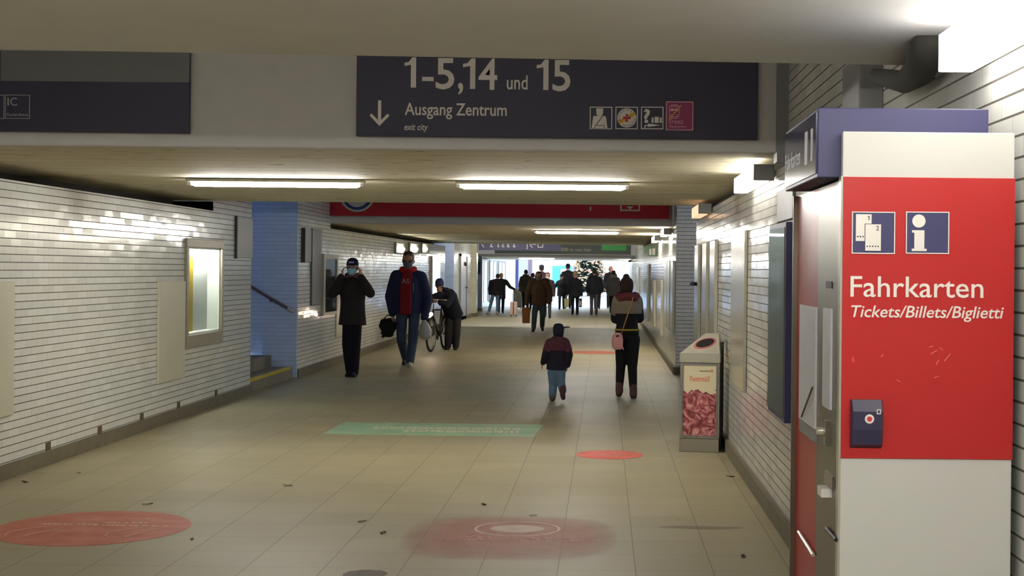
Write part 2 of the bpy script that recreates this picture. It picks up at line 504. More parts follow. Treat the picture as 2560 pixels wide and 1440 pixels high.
# stairwells open to the sky past an added roof: far wall, near wall, outer end
def stairwell(y0, y1, x0, x1, mfar, side):
    f = MB().box(min(x0, x1), max(x0, x1), y1, y1 + 0.4, 0, 4.2)
    struct('wall_' + side, f, mfar)
    struct('wall_' + side, MB().box(min(x0, x1), max(x0, x1), y0 - 0.4, y0, 0, 4.2), mfar)
    xm = x0 + (x1 - x0) * 0.5 if x0 < -5 else x1 - (x1 - x0) * 0.22
    lo, hi = (xm, max(x0, x1)) if x1 < 0 else (min(x0, x1), xm)
    struct('ceiling', MB().box(lo, hi, y0 - 0.4, y1 + 0.4, 4.2, 4.5), M_PLASTER)  # unseen roof, added to cut the daylight on the stair walls
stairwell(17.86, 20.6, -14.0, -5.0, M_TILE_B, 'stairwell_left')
stairwell(17.2, 21.97, 1.6, 9.0, M_TILE, 'stairwell_right')
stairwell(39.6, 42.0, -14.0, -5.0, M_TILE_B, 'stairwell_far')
# reveals between hall wall and stairwell far wall share the stairwell finish
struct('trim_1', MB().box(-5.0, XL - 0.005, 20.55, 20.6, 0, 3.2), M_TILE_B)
struct('trim_2', MB().box(XR + 0.003, 1.6, 21.93, 21.97, 0, 3.2), tile_mat('stairwell_grey_tile', rgb(236, 220, 206), rgb(76, 66, 64)))
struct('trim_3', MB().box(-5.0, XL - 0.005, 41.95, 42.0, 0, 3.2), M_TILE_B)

def stairs(label, x0, sgn, y0, y1, n, nosing=True):
    st = empty('staircase', (x0, (y0 + y1) / 2, 0), label, 'staircase')
    for i in range(n):
        xa, xb = sgn * i * 0.31, sgn * (i + 1) * 0.31 + sgn * 0.02
        MB().box(min(xa, xb), max(xa, xb), y0 - (y0 + y1) / 2, y1 - (y0 + y1) / 2, 0.165 * i if i else 0.0, 0.165 * (i + 1)).build('step', M_CONC, st)
    if nosing:
        MB().box(min(0, sgn * 0.05), max(-sgn * 0.006, sgn * 0.05), y0 - (y0 + y1) / 2, y1 - (y0 + y1) / 2 - 0.12, 0.135, 0.170).build('edge_strip', M_YELLOW, st)
    return st
stairs('concrete stairs with a yellow first edge rising left beside the daylight-blue brick wall', -4.55, -1, 17.9, 20.5, 16)
stairs('grey stairs rising right behind the waste bin, mostly hidden by the tile wall', 1.2, 1, 17.25, 21.9, 14, False)
stairs('far stairs rising left behind the cyclist beside the daylight-tinted pier', -4.55, -1, 39.65, 41.9, 14)
hr = empty('handrail', (-5.0, 20.5, 0), 'dark metal handrail sloping down across the daylight-blue brick stair wall', 'handrail')
p0, p1 = W(722, 772, 20.48), W(610, 706, 20.48)
p2 = p1 + (p1 - p0) * 4
off = Vector(hr.location)
MB().tube([p0 - off, p2 - off], 0.022, 10).build('rail', mat('rail_paint', rgb(96, 76, 84), rough=0.4), hr, smooth=True)
MB().cap(p0 - off, p0 - off + (p0 - p1).normalized() * 0.06, 0.028, 0.03).build('end_cap', M_STEEL2, hr, smooth=True)
for t in (0.42, 1.6, 2.8):
    q = p0 + (p1 - p0) * t - off
    MB().tube([q, q + Vector((0, 0.02, -0.05)), q + Vector((0, 0.10, -0.06))], 0.012, 8).build('bracket', mat('rail_paint', rgb(96, 76, 84)), hr)

# plinths along the walls
for nm, x0, x1, y0, y1 in (('baseboard_left', XL, XL + 0.03, -4, 17.86), ('baseboard_left', XL, XL + 0.03, 20.6, 39.6), ('baseboard_left', XL, XL + 0.03, 42, 47.6),
                           ('baseboard_right', XR - 0.03, XR, -4, 17.2), ('baseboard_right', XR - 0.03, XR, 21.97, 61)):
    struct(nm, MB().box(x0, x1, y0, y1, 0.0, 0.115), M_BASE)
struct('baseboard_right', MB().box(XR - 0.03, 1.6, 21.90, 21.97, 0.0, 0.115), M_BASE)

# ceilings
struct('ceiling', MB().hexa([(-5.1, -4.2, 2.36), (1.75, -4.2, 2.36), (1.75, 5.02, 2.36), (-5.1, 4.68, 2.36),
                             (-5.1, -4.2, 3.3), (1.75, -4.2, 3.3), (1.75, 5.02, 3.3), (-5.1, 4.68, 3.3)]), M_PLASTER, bevel=0.01)
struct('ceiling', MB().box(-5.1, 1.75, 8.8, 16.0, 2.37, 3.3), M_SLAB)
struct('ceiling', MB().box(-5.1, 1.75, 23.1, 40.5, 2.36, 3.3), M_SLAB)
struct('ceiling', MB().hexa([(-5.7, 50.1, 2.17), (1.75, 50.1, 2.17), (1.75, 61.2, 2.05), (-5.7, 61.2, 2.05), (-5.7, 50.1, 3.3), (1.75, 50.1, 3.3), (1.75, 61.2, 3.3), (-5.7, 61.2, 3.3)]), M_SLAB)
struct('trim_4', MB().box(-4.5, XR, 8.7, 8.8, 2.36, 3.2), M_FASCIA, bevel=0.012)
struct('trim_5', MB().box(-4.5, XR, 23.0, 23.1, 2.35, 3.2), M_FASCIA, bevel=0.012)
struct('trim_6', MB().box(-5.05, XR, 50.0, 50.1, 2.16, 3.2), M_FASCIA, bevel=0.012)
for y0, y1 in ((4.6, 8.85), (15.95, 23.15), (40.4, 50.2)):
    struct('ceiling', MB().box(-5.7, 1.75, y0, y1, 3.2, 3.35), M_PLASTER)
# dark gap between wall heads and slabs
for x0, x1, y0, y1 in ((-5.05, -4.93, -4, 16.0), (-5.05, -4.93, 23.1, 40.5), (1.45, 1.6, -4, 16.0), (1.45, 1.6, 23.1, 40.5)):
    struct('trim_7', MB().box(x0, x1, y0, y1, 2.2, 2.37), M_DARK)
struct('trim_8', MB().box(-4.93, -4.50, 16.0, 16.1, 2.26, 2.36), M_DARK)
struct('trim_9', MB().box(1.06, XR, 8.64, 8.8, 2.30, 3.2), M_GREYP)

# piers of the far part
def pier(label, x0, x1, y0, y1, z1, m, base=M_BASE):
    c = empty('pillar', ((x0 + x1) / 2, (y0 + y1) / 2, 0), label, 'pillar')
    hx, hy = (x1 - x0) / 2, (y1 - y0) / 2
    MB().box(-hx, hx, -hy, hy, 0.0, z1).build('shaft', m, c)
    MB().box(-hx - 0.012, hx + 0.012, -hy - 0.012, hy + 0.012, 0, 0.11).build('plinth', base, c)
    return c
pier('cream tiled pillar on the left, beyond the cyclist', -4.74, -4.37, 48.0, 48.5, 3.2, M_TILE_W)
c = pier('slim grey-blue pillar with a dark square plate, right of the cream tiled pillar', -4.93, -4.70, 53.9, 54.2, 2.17, mat('grey_blue_pillar_paint', rgb(140, 150, 172), rough=0.5))
MB().box(-0.10, 0.06, -0.17, -0.15, 1.42, 1.90).build('plate', M_NAVY, c)

# the far mouth: jambs
MB_ = MB().box(-4.62, -4.46, 73.0, 73.4, 0, 2.6)
tag(MB_.build('door_jamb', M_NAVY), 'narrow dark blue post beside the white panel at the far mouth', 'post')
tag(MB().box(-4.46, -3.96, 73.0, 73.3, 0, 2.6).build('wall_panel', mat('white_pink_panel', rgb(176, 166, 172), rough=0.6)), 'tall pale panel at the left of the far mouth', 'panel')
tag(MB().box(-3.96, -3.76, 73.0, 73.4, 0, 2.6).build('brick_post', mat('brown_pier', rgb(126, 104, 104), rough=0.8)), 'brown post right of the pale panel at the far mouth', 'post')

# ------------------------------------------------------------------ lamps
def tube_light(px0, px1, py, Y, label, z=None):
    a, b = W(px0, py, Y), W(px1, py, Y)
    z = z if z is not None else a.z
    L = (b.x - a.x)
    e = empty('tube_lamp', ((a.x + b.x) / 2, Y, z), label, 'lamp', 'ceiling tube lamps')
    MB().box(-L / 2 - 0.04, L / 2 + 0.04, -0.06, 0.06, 0.005, 0.03).build('housing', M_CREAM, e, bevel=0.004)
    MB().tube([(-L / 2, 0, -0.012), (-L / 2 + 0.03, 0, -0.012), (L / 2 - 0.03, 0, -0.012), (L / 2, 0, -0.012)], [0.012, 0.024, 0.024, 0.012], 12).build('tube', M_TUBE, e, smooth=True)
    for s in (-1, 1):
        MB().box(s * (L / 2 + 0.02) - 0.015, s * (L / 2 + 0.02) + 0.015, -0.02, 0.02, -0.025, 0.012).build('socket', M_WHITE, e)
    return e
tube_light(480, 900, 457, 11.9, 'long lit ceiling tube left of the other tube under the first beam', 2.335)
tube_light(1152, 1562, 464, 11.9, 'long lit ceiling tube right of the other tube under the first beam', 2.335)
tube_light(1340, 1545, 582, 26.0, 'lit ceiling tube beyond the red banner', 2.325)
tube_light(1298, 1386, 640, 57.0, 'farthest lit ceiling tube above the distant crowd', 2.085)
for x in (-3.0, 0.1):
    e = tube_light(0, 10, 0, 1.6, 'ceiling tube above the near floor, out of view', 2.325)
    for ch in kids(e): bpy.data.objects.remove(ch)
    bpy.data.objects.remove(e)
    e = empty('tube_lamp', (x, 1.6, 2.325), 'ceiling tube above the near floor beside its neighbour %s' % ('left' if x < -1 else 'right'), 'lamp', 'ceiling tube lamps')
    MB().box(-0.8, 0.8, -0.06, 0.06, 0.005, 0.03).build('housing', M_CREAM, e)
    MB().tube([(-0.75, 0, -0.012), (0.75, 0, -0.012)], 0.024, 12).build('tube', M_TUBE, e, smooth=True)

# added unseen tubes in the gaps, brightening the fascias and the far passage
m_t2 = glow('fascia_fill_light', (1.0, 0.95, 0.9, 1), 21.0)
for x, y, lab, m_t2 in ((-3.0, 5.25, 'near beam, on the left', m_t2), (-0.6, 5.25, 'near beam, on the right', m_t2), (-3.2, 40.8, 'second beam, on the left', M_TUBE), (-0.2, 40.8, 'second beam, on the right', M_TUBE), (-3.2, 45.5, 'far hanging sign, on the left', M_TUBE), (-0.2, 45.5, 'far hanging sign, on the right', M_TUBE)):
    e = empty('tube_lamp', (x, y, 2.95), 'added fill tube, unseen above the ' + lab, 'lamp', 'ceiling tube lamps')
    MB().box(-0.8, 0.8, -0.06, 0.06, 0.02, 0.25).build('housing', M_CREAM, e)
    MB().tube([(-0.75, 0, -0.012), (0.75, 0, -0.012)], 0.024, 12).build('tube', m_t2, e, smooth=True)

def wall_lamp(y0, y1, label, m=M_LAMP, x0=0.98, z0=2.215, z1=2.325):
    e = empty('wall_lamp', (x0, y0, z0), label, 'lamp', 'box lamps along the right wall')
    L, wx, h = y1 - y0, 0.135, z1 - z0
    MB().box(0.055, wx, 0.02, L, 0.03, h).build('housing', M_GREYP, e)
    c = MB()
    c.box(0.0, 0.05, 0.02, L, 0.0, h).box(0.05, 0.10, 0.02, L, 0.0, 0.026)
    c.build('cover', m, e, bevel=0.003)
    MB().box(0.0, wx, 0.0, 0.02, 0.008, h + 0.005).build('end_plate', M_GREYP, e)
    MB().box(wx - 0.01, XR - x0 + 0.005, 0.1, L - 0.1, h * 0.3, h * 0.8).build('bracket', M_GREYP, e)
    return e
wall_lamp(2.62, 4.13, 'large bright box lamp high on the right wall, nearest')
wall_lamp(9.22, 10.62, 'bright box lamp on the right wall under the first beam')
wall_lamp(14.62, 15.75, 'dim orange box lamp on the right wall at the end of the first beam', M_LAMPO)
wall_lamp(22.4 + 0.8, 24.4, 'small bright box lamp on the right wall above the grey tile pier', M_LAMPF)
wall_lamp(27.4, 29.0, 'small bright box lamp on the right wall above the green exit sign', M_LAMPF, z0=2.2, z1=2.31)
wall_lamp(57.5, 59.5, 'tiny box lamp on the right wall near the far mouth', M_LAMPF, z0=1.95, z1=2.05)

# three framed lamps high on the left wall
for k, (pa, pb) in enumerate(((984, 1013), (1019, 1046), (1050, 1068))):
    Ya, Yb = XL * FPX / (pa - VPX), XL * FPX / (pb - VPX)
    zc = W((pa + pb) / 2, 621, (Ya + Yb) / 2).z
    e = empty('framed_lamp', (XL, (Ya + Yb) / 2, zc), ('first', 'second', 'third')[k] + ' of three framed glowing lamps high on the left wall, counted from the near end', 'lamp', 'framed lamps high on the left wall')
    h = (Yb - Ya) / 2
    fr = MB()
    fr.box(0, 0.05, -h, h, 0.10, 0.125).box(0, 0.05, -h, h, -0.125, -0.10).box(0, 0.05, -h, -h + 0.06, -0.10, 0.10).box(0, 0.05, h - 0.06, h, -0.10, 0.10)
    fr.build('frame', M_GREYP, e)
    MB().box(0, 0.012, -h + 0.06, h - 0.06, -0.10, 0.10).build('back_panel', M_CREAM, e)
    MB().ball((0.03, 0, -0.01), 0.035, h * 0.66, 0.062, 20, 10).build('diffuser', glow('oval_lamp_light', (1, 0.95, 0.78, 1), 16.0), e, smooth=True)

# ------------------------------------------------------------------ things on the left wall
def ywall(px, py, X=XL):
    return X * FPX / ((px - VPX) - ROLL * (VPY - py))
sc_ = empty('showcase', (XL, (N0 + N1) / 2, NZ0), 'brightly lit empty showcase set into the left tile wall', 'showcase')
hy = (N1 - N0) / 2; hz = NZ1 - NZ0
b = MB().box(-0.16, -0.14, -hy, hy, 0, hz)
b.box(-0.16, 0, -hy, -hy + 0.02, 0, hz).box(-0.16, 0, hy - 0.02, hy, 0, hz).box(-0.16, 0, -hy, hy, 0, 0.02).box(-0.16, 0, -hy, hy, hz - 0.02, hz)
b.build('case', mat('showcase_interior', rgb(238, 238, 230), rough=0.6, var=0.04), sc_)
MB().box(-0.11, -0.05, -hy + 0.1, hy - 0.06, hz - 0.06, hz - 0.025).build('light_strip', M_CASE, sc_)
MB().box(-0.138, -0.130, -hy + 0.02, -hy + 0.68, 0.02, hz - 0.08).build('side_strip', mat('mustard_strip', rgb(206, 172, 40), rough=0.5), sc_)
f = MB().box(0, 0.03, -hy - 0.08, hy + 0.06, hz, hz + 0.09).box(0, 0.03, -hy - 0.08, hy + 0.06, -0.14, 0.0)
f.box(0, 0.03, -hy - 0.08, -hy, 0, hz).box(0, 0.03, hy, hy + 0.06, 0, hz)
f.build('frame', mat('showcase_frame', rgb(150, 144, 128), rough=0.4, metal=0.4), sc_, bevel=0.004)
MB().box(-0.012, -0.006, -hy, hy, 0, hz).build('pane', M_GLASS, sc_)

def wall_board(name, label, cat, X, y0, y1, z0, z1, m, d=0.02, side=1, group=None):
    o = MB().box(0, side * d, -(y1 - y0) / 2, (y1 - y0) / 2, 0, z1 - z0) if side > 0 else MB().box(-d, 0, -(y1 - y0) / 2, (y1 - y0) / 2, 0, z1 - z0)
    ob = o.build(name, m, loc=(X + side * 0.002, (y0 + y1) / 2, z0), bevel=min(0.004, d * 0.3))
    return tag(ob, label, cat, group)
wall_board('access_plate', 'cream blank plate on the left wall just before the lit showcase', 'plate', XL, ywall(392, 820), 15.0, 0.43, 1.46, M_CREAM)
wall_board('access_plate', 'cream blank plate on the left wall at the very edge of the photo', 'plate', XL, 8.8, ywall(29, 870), 0.48, 1.49, M_CREAM)
e = empty('wall_sign', (XL, 17.5, 1.73), 'narrow grey sign on the left wall just before the stair opening', 'sign')
MB().box(0.002, 0.02, -0.42, 0.34, 0, 0.5).build('panel', M_GREYP, e, bevel=0.004)
MB().box(0.002, 0.03, -0.46, -0.42, -0.01, 0.51).build('edge', M_BLACK, e)
e = empty('wall_sign', (XL, 21.05, 1.70), 'narrow grey sign on the left wall just after the stair opening', 'sign')
MB().box(0, 0.05, -0.24, 0.24, 0, 0.50).build('panel', M_GREYP, e, bevel=0.006)
MB().box(0.0, 0.06, -0.27, -0.24, -0.01, 0.51).build('edge', M_BLACK, e)
wall_board('wall_panel', 'tall dull grey panel on the left wall between the narrow sign and the framed window', 'panel', XL, 21.45, 22.15, 1.04, 2.22, mat('dull_grey_panel', rgb(96, 94, 94), rough=0.4), 0.03)
Y0, Y1 = 22.25, 23.45
e = empty('showcase', (XL, (Y0 + Y1) / 2, 0.9), 'dark glazed showcase in a pale frame, left of the person in the cap', 'showcase')
h = (Y1 - Y0) / 2
f = MB().box(0, 0.05, -h, h, 0.86, 0.94).box(0, 0.05, -h, h, -0.05, 0.0).box(0, 0.05, -h, -h + 0.14, 0, 0.86).box(0, 0.05, h - 0.10, h, 0, 0.86)
f.build('frame', mat('pale_frame', rgb(170, 164, 148), rough=0.4, metal=0.3), e)
MB().box(0, 0.01, -h + 0.14, h - 0.10, 0, 0.86).build('back_panel', mat('dark_showcase_back', rgb(74, 76, 78), rough=0.6), e)
MB().box(0.028, 0.034, -h + 0.14, h - 0.10, 0, 0.86).build('pane', M_GLASSD, e)
wall_board('access_plate', 'cream blank plate on the left wall behind the person in the cap', 'plate', XL, 23.5, 24.4, 0.45, 1.35, M_CREAM)
# far left: bright window, door
e = empty('display_window', (XL, 37.2, 0.75), 'tall bright lit display window on the left wall behind the cyclist', 'window')
MB().box(0, 0.05, -0.9, 0.9, -0.05, 1.2).build('frame', M_STEEL, e)
MB().box(0.05, 0.06, -0.75, 0.75, 0.03, 1.12).build('lit_pane', glow('lit_window_blue', (0.75, 0.88, 1.0, 1), 2.2), e)
e = empty('steel_door', (XL, 44.6, 0), 'grey steel door with a dark handle between the far stairs and the cream pillar', 'door')
MB().box(0, 0.03, -0.95, 0.95, 0.02, 2.02).build('leaf', mat('door_grey', rgb(158, 154, 148), rough=0.35, metal=0.3), e)
f = MB().box(0, 0.06, -1.05, -0.95, 0, 2.1).box(0, 0.06, 0.95, 1.05, 0, 2.1).box(0, 0.06, -1.05, 1.05, 2.02, 2.1)
f.build('door_frame', M_STEEL, e)
MB().tube([(0.03, 0.7, 1.02), (0.09, 0.7, 1.02), (0.09, 0.45, 1.02)], 0.018, 8).build('handle', M_BLACK, e)
MB().ball((0.05, 0.35, 1.78), 0.04, 0.10, 0.07).build('camera_dome', M_BLACK, e, smooth=True)
# shop front windows on the far left
for k, (y0, y1) in enumerate(((56.6, 60.4), (61.4, 65.6), (66.6, 71.2))):
    e = empty('shop_window', (-5.05, (y0 + y1) / 2, 0.25), ('nearest', 'middle', 'farthest')[k] + ' tall bright shop window on the far left behind the couple', 'window', 'shop windows on the far left')
    h = (y1 - y0) / 2
    f = MB().box(0, 0.06, -h, -h + 0.1, 0, 1.7).box(0, 0.06, h - 0.1, h, 0, 1.7).box(0, 0.06, -h, h, 1.7, 1.78).box(0, 0.06, -h, h, -0.08, 0).box(0.0, 0.05, -0.05, 0.05, 0, 1.7)
    f.build('frame', M_STEEL, e)
    MB().box(0.0, 0.02, -h + 0.1, h - 0.1, 0, 1.7).build('lit_pane', glow('lit_shop_blue', (0.72, 0.86, 1.0, 1), 1.1), e)

# ------------------------------------------------------------------ things on the right wall
wall_board('steel_plate', 'tall satin steel plate on the right wall above and right of the bin', 'plate', XR, ywall(1868, 780, XR), ywall(1834, 780, XR), 0.67, 1.95, M_STEEL2, 0.025, -1)
for k, (pa, pb, lab) in enumerate(((1782, 1795, 'right'), (1763, 1773, 'middle'), (1743, 1752, 'left'))):
    y0, y1 = ywall(pb, 720, XR), ywall(pa, 720, XR)
    o = wall_board('steel_strip', lab + ' of three upright steel strips on the right wall behind the bin', 'strip', XR, y0, y1, 0.55 if k == 2 else 0.80, 1.93, M_STEEL2, 0.035, -1, 'steel strips behind the bin')
    if k == 2:
        MB().tube([(-0.035, 0, 0.92), (-0.09, 0, 0.92), (-0.09, -0.25, 0.92)], 0.022, 8).build('handle', M_BLACK, o)
for k, (pa, pb, t, bt) in enumerate(((1682, 1688, 652, 830), (1674, 1679, 652, 822), (1666, 1672, 652, 815), (1658, 1662, 700, 838), (1636, 1640, 700, 815), (1621, 1625, 660, 800), (1594, 1599, 668, 770))):
    y0, y1 = ywall(pb, 720, XR), ywall(pa, 720, XR)
    o = wall_board('steel_strip', 'upright steel strip on the far right wall, number %s along from the grey tile pier' % ('one', 'two', 'three', 'four', 'five', 'six', 'seven', 'eight')[k], 'strip', XR, y0, y1, W(pa, bt, (y0 + y1) / 2).z, W(pa, t, (y0 + y1) / 2).z, M_STEEL2 if k < 3 or k > 5 else M_CREAM, 0.04, -1, 'steel strips on the far right wall')
y0, y1 = 8.33, 9.15
e = empty('display_board', (XR, (y0 + y1) / 2, 0.72), 'tall dark glazed timetable board on the right wall beside the ticket machine', 'display board')
h = (y1 - y0) / 2
MB().box(-0.05, 0, -h, h, 0, 1.20).build('frame', M_NAVY, e, bevel=0.004)
MB().box(-0.056, -0.05, -h + 0.03, h - 0.02, 0.03, 1.17).build('backing', mat('timetable_sheet', rgb(128, 120, 116), rough=0.45, var=0.2, scale=5), e)
MB().box(-0.062, -0.058, -h + 0.03, h - 0.02, 0.03, 1.17).build('pane', glass_mat('dull_pane', clear=0.94), e)
wall_board('grey_panel', 'small grey metal panel on the right wall above the dark timetable board', 'panel', XR, 8.3, 9.05, 1.94, 2.14, M_GREYP, 0.015, -1)
o = MB().box(-0.05, 0.05, -0.2, 0.2, -0.16, 0.16).build('junction_box', M_GREYP, bevel=0.006, loc=(XR - 0.05, 5.9, 2.35))
tag(o, 'small grey junction box on the right wall above the blue header sign', 'box')
# green escape sign
p = W(1632, 629, 30.0)
e = empty('exit_sign', (p.x, 30.0, p.z), 'small green escape sign hanging on the right wall below the wall lamps', 'sign')
MB().box(-0.09, 0.13, 0, 0.04, -0.10, 0.10).build('body', mat('escape_green', rgb(40, 96, 66), rough=0.4), e)
MB().box(-0.075, -0.03, -0.004, 0, -0.07, 0.06).box(-0.01, 0.05, -0.004, 0, -0.07, 0.07).build('pictogram', M_WHITE, e)
# cables above the nearest wall lamp
cb = empty('cable_duct', (1.05, 4.2, 2.25), 'dark thick cable duct bending along the top of the right wall above the blue header', 'cable duct')
pts = [W(2330, 70, 4.35), W(2318, 130, 4.5), W(2300, 175, 4.7), W(2262, 205, 4.95), W(2190, 190, 5.3)]
MB().tube([q - Vector((1.05, 4.2, 2.25)) for q in pts], [0.055, 0.06, 0.055, 0.04, 0.03], 12).build('duct', mat('dusty_black_duct', rgb(58, 56, 50), rough=0.9), cb, smooth=True)
for y0, y1 in ((4.9, 5.0),):
    pass
for k, (yy, ya) in enumerate(((8.9, 16.0),)):
    q = [(1.2 + 0.02 * math.sin(i * 1.7), yy + (ya - yy) * i / 14, 2.332 + 0.006 * math.sin(i * 2.3)) for i in range(15)]
    tag(MB().tube(q, 0.022, 8).build('cable', mat('dusty_black_duct', rgb(58, 56, 50)), smooth=True), 'dark cable run in the gap above the right wall tiles under the first beam', 'cable')
# ------------------------------------------------------------------ hanging signs
def picto_box(parent, c, w, m_frame, t=0.008):
    """thin square outline centred at c on a board facing the camera; returns its origin"""
    f = MB(); frame_poly(f, -w / 2, -w / 2, w / 2, w / 2, t, c, EX, EZ, 0.003)
    return f.build('pictogram_frame', m_frame, parent)

YS = 8.66
def S(px, py): return W(px, py, YS)
z0, z1 = 2.436, 2.94
s = empty('platform_sign', ((S(891, 250).x + S(1895, 250).x) / 2, YS, z0), 'wide dark blue sign reading 1-5,14 und 15 and Ausgang Zentrum', 'sign')
OFF = Vector(s.location)
hw = (S(1895, 250).x - S(891, 250).x) / 2
MB().box(-hw, hw, 0, 0.035, 0, z1 - z0).build('board', M_NAVYD, s, bevel=0.004)
def L(px, py): return S(px, py) - OFF
def put(txt, px0, px1, py, cap_px, name='lettering', shear=0.0, weight=0.0, m=M_WHITE, par=None):
    return lettering(name, txt, L(px0, py), EX, EZ, (px1 - px0) * YS / FPX, cap_px * YS / FPX, m, par or s, shear, weight)
def one(px0, px1, py, cap):
    'a figure one with its flag, stem %d px wide' % 12
    kk = YS / FPX; w = (px1 - px0) * kk; h = cap * kk; st = 13 * kk
    MB().prism([(w - st, 0), (w, 0), (w, h), (w - st * 0.75, h), (w * 0.35, h * 0.84), (0, h * 0.82), (0, h * 0.71), (w - st, h * 0.75)], L(px0, py), EX, EZ, 0.003).build('digit', M_WHITE, s)
one(1011, 1040, 219, 76)
put('-', 1055, 1084, 222, 76, 'hyphen'); put('5', 1089, 1136, 221, 76, 'digit', weight=.012); put(',', 1145, 1158, 222, 76, 'comma', weight=.012)
one(1157, 1188, 222, 76); put('4', 1196, 1243, 223, 76, 'digit', weight=.012)
put('und', 1267, 1319, 223, 35, weight=0.008)
one(1341, 1371, 225, 76); put('5', 1381, 1426, 226, 76, 'digit', weight=.012)
put('Ausgang Zentrum', 1012, 1267, 287, 30, weight=0.012)
put('exit city', 1011, 1070, 325, 16, shear=0.22, weight=0.01)
ar = MB(); k = YS / FPX; o = L(949, 283)
ar.prism([(-4 * k, -26 * k), (4 * k, -26 * k), (4 * k, 32 * k), (-4 * k, 32 * k)], o, EX, EZ, 0.003)
for sg in (-1, 1):
    q = [(0, -32 * k), (sg * 25 * k, -6 * k), (sg * 20 * k, -1 * k), (0, -21 * k)]
    ar.prism(q if sg > 0 else q[::-1], o, EX, EZ, 0.0031)
ar.build('arrow', M_WHITE, s)
# pictograms
for pc in (1502.5, 1566.5, 1630.5):
    picto_box(s, L(pc, 295), 56 * k, M_WHITE, 2.2 * k)
o = L(1499, 296)
pt = MB()
pt.prism([(x * k, y * k) for x, y in ((-8, 10), (8, 10), (9, 25), (-9, 25))], o, EX, EZ, 0.003)
pt.prism([(x * k, y * k) for x, y in circ(0, 14, 8, 9)], o, EX, EZ, 0.0032)
pt.prism([(x * k, y * k) for x, y in ((-13, 6), (-16, 4), (-20, -26), (-13, -26), (-11, -10), (-11, -26), (11, -26), (11, -10), (13, -26), (20, -26), (16, 4), (13, 6))], o, EX, EZ, 0.003)
pt.build('attendant_pictogram', M_WHITE, s)
pt = MB(); pt.prism([(x * k, y * k) for x, y in ((-10, -17), (-8.5, -18), (8, 5), (6.5, 6))], o, EX, EZ, 0.0045)
pt.prism([(x * k, y * k) for x, y in ((-10, -19), (10, -19), (10, -17.5), (-10, -17.5))], o, EX, EZ, 0.0045)
pt.build('strap_mark', M_NAVYD, s)
o = L(1567, 295)
MB().prism([(x * k, y * k) for x, y in circ(0, 0, 24)], o, EX, EZ, 0.003).build('round_emblem', M_WHITE, s)
ca, sa = math.cos(R(31)), math.sin(R(31))
def rot(p): return (p[0] * ca - p[1] * sa, p[0] * sa + p[1] * ca)
MB().prism([(x * k, y * k) for x, y in (rot((-23, -4.5)), rot((23, -4.5)), rot((23, 4.5)), rot((-23, 4.5)))], o, EX, EZ, 0.0045).build('emblem_band', mat('emblem_ochre', rgb(214, 164, 44), rough=0.5), s)
cr_ = []
for i in range(4):
    a = i * math.pi / 2
    for rr, da in ((3, -0.78), (11, -0.34), (9, 0.0), (11, 0.34)):
        cr_.append((rr * math.cos(a + da) * k, rr * math.sin(a + da) * k))
MB().prism(cr_, o, EX, EZ, 0.006).build('emblem_cross', mat('emblem_red', rgb(176, 40, 60), rough=0.5), s)
for word, a0, a1, rr in (('BAHNHOFS', 196, 58, 17.5), ('MISSION', 248, 352, 22.0)):
    n = len(word)
    for i, chh in enumerate(word):
        a = R(a0 + (a1 - a0) * i / (n - 1))
        up = Vector((math.cos(a), 0, math.sin(a))) * (1 if rr < 20 else -1)
        rt = Vector((math.sin(a), 0, -math.cos(a))) * (1 if rr < 20 else -1)
        w_ = (1.2 if chh == 'I' else 4.2) * k
        c0 = o + Vector((math.cos(a), 0, math.sin(a))) * rr * k
        lettering('emblem_letter', chh, c0 - rt * w_ / 2, rt, up, w_, 4.6 * k, M_BLACK, s, depth=0.0045)
o = L(1630, 295)
lettering('question_mark', '?', o + EX * (-21 * k) + EZ * (-11 * k), EX, EZ, 16 * k, 33 * k, M_WHITE, s, weight=0.03)
pt = MB()
for x0, x1 in ((-1, 4), (6.5, 17), (19.5, 24.5)):
    pt.prism([(x * k, y * k) for x, y in ((x0, -12), (x1, -12), (x1, 1 if x0 < 5 or x0 > 18 else 3), (x0, 1 if x0 < 5 or x0 > 18 else 3))], o, EX, EZ, 0.003)
pt.prism([(x * k, y * k) for x, y in ((-10, -22.5), (22, -18), (-10, -14))], o, EX, EZ, 0.003)
pt.prism([(x * k, y * k) for x, y in ((-20, -24), (-17, -26), (-15, -19.5), (-9, -19.5), (-9, -17.5), (-17, -17.5))], o, EX, EZ, 0.003)
pt.build('luggage_pictogram', M_WHITE, s)
m_mag = mat('magenta_panel', rgb(146, 52, 98), rough=0.5)
m_pink = mat('pale_pink_print', rgb(224, 176, 190), rough=0.5)
o = L(1699, 290)
MB().prism(rect(-34 * k, -36 * k, 34 * k, 36 * k), o, EX, EZ, 0.004).build('replacement_panel', m_mag, s)
f = MB(); frame_poly(f, -34 * k, -36 * k, 34 * k, 36 * k, 2 * k, o + EY * -0.004, EX, EZ, 0.002)
f.build('pictogram_frame', m_pink, s)
o = o + EY * -0.004
f = MB(); frame_poly(f, -26 * k, -3 * k, -1 * k, 24 * k, 1.4 * k, o, EX, EZ, 0.002)
f.prism(rect(-23 * k, 12 * k, -14.5 * k, 18 * k), o, EX, EZ, 0.002).prism(rect(-12.5 * k, 12 * k, -4 * k, 18 * k), o, EX, EZ, 0.002)
f.prism(rect(-22 * k, 26 * k, -5 * k, 28 * k), o, EX, EZ, 0.002).prism(rect(-22 * k, -7 * k, -5 * k, -5.6 * k), o, EX, EZ, 0.002)
f.prism([(x * k, y * k) for x, y in circ(-20, 2, 1.7, n=10)], o, EX, EZ, 0.002).prism([(x * k, y * k) for x, y in circ(-7, 2, 1.7, n=10)], o, EX, EZ, 0.002)
f.build('train_pictogram', m_pink, s)
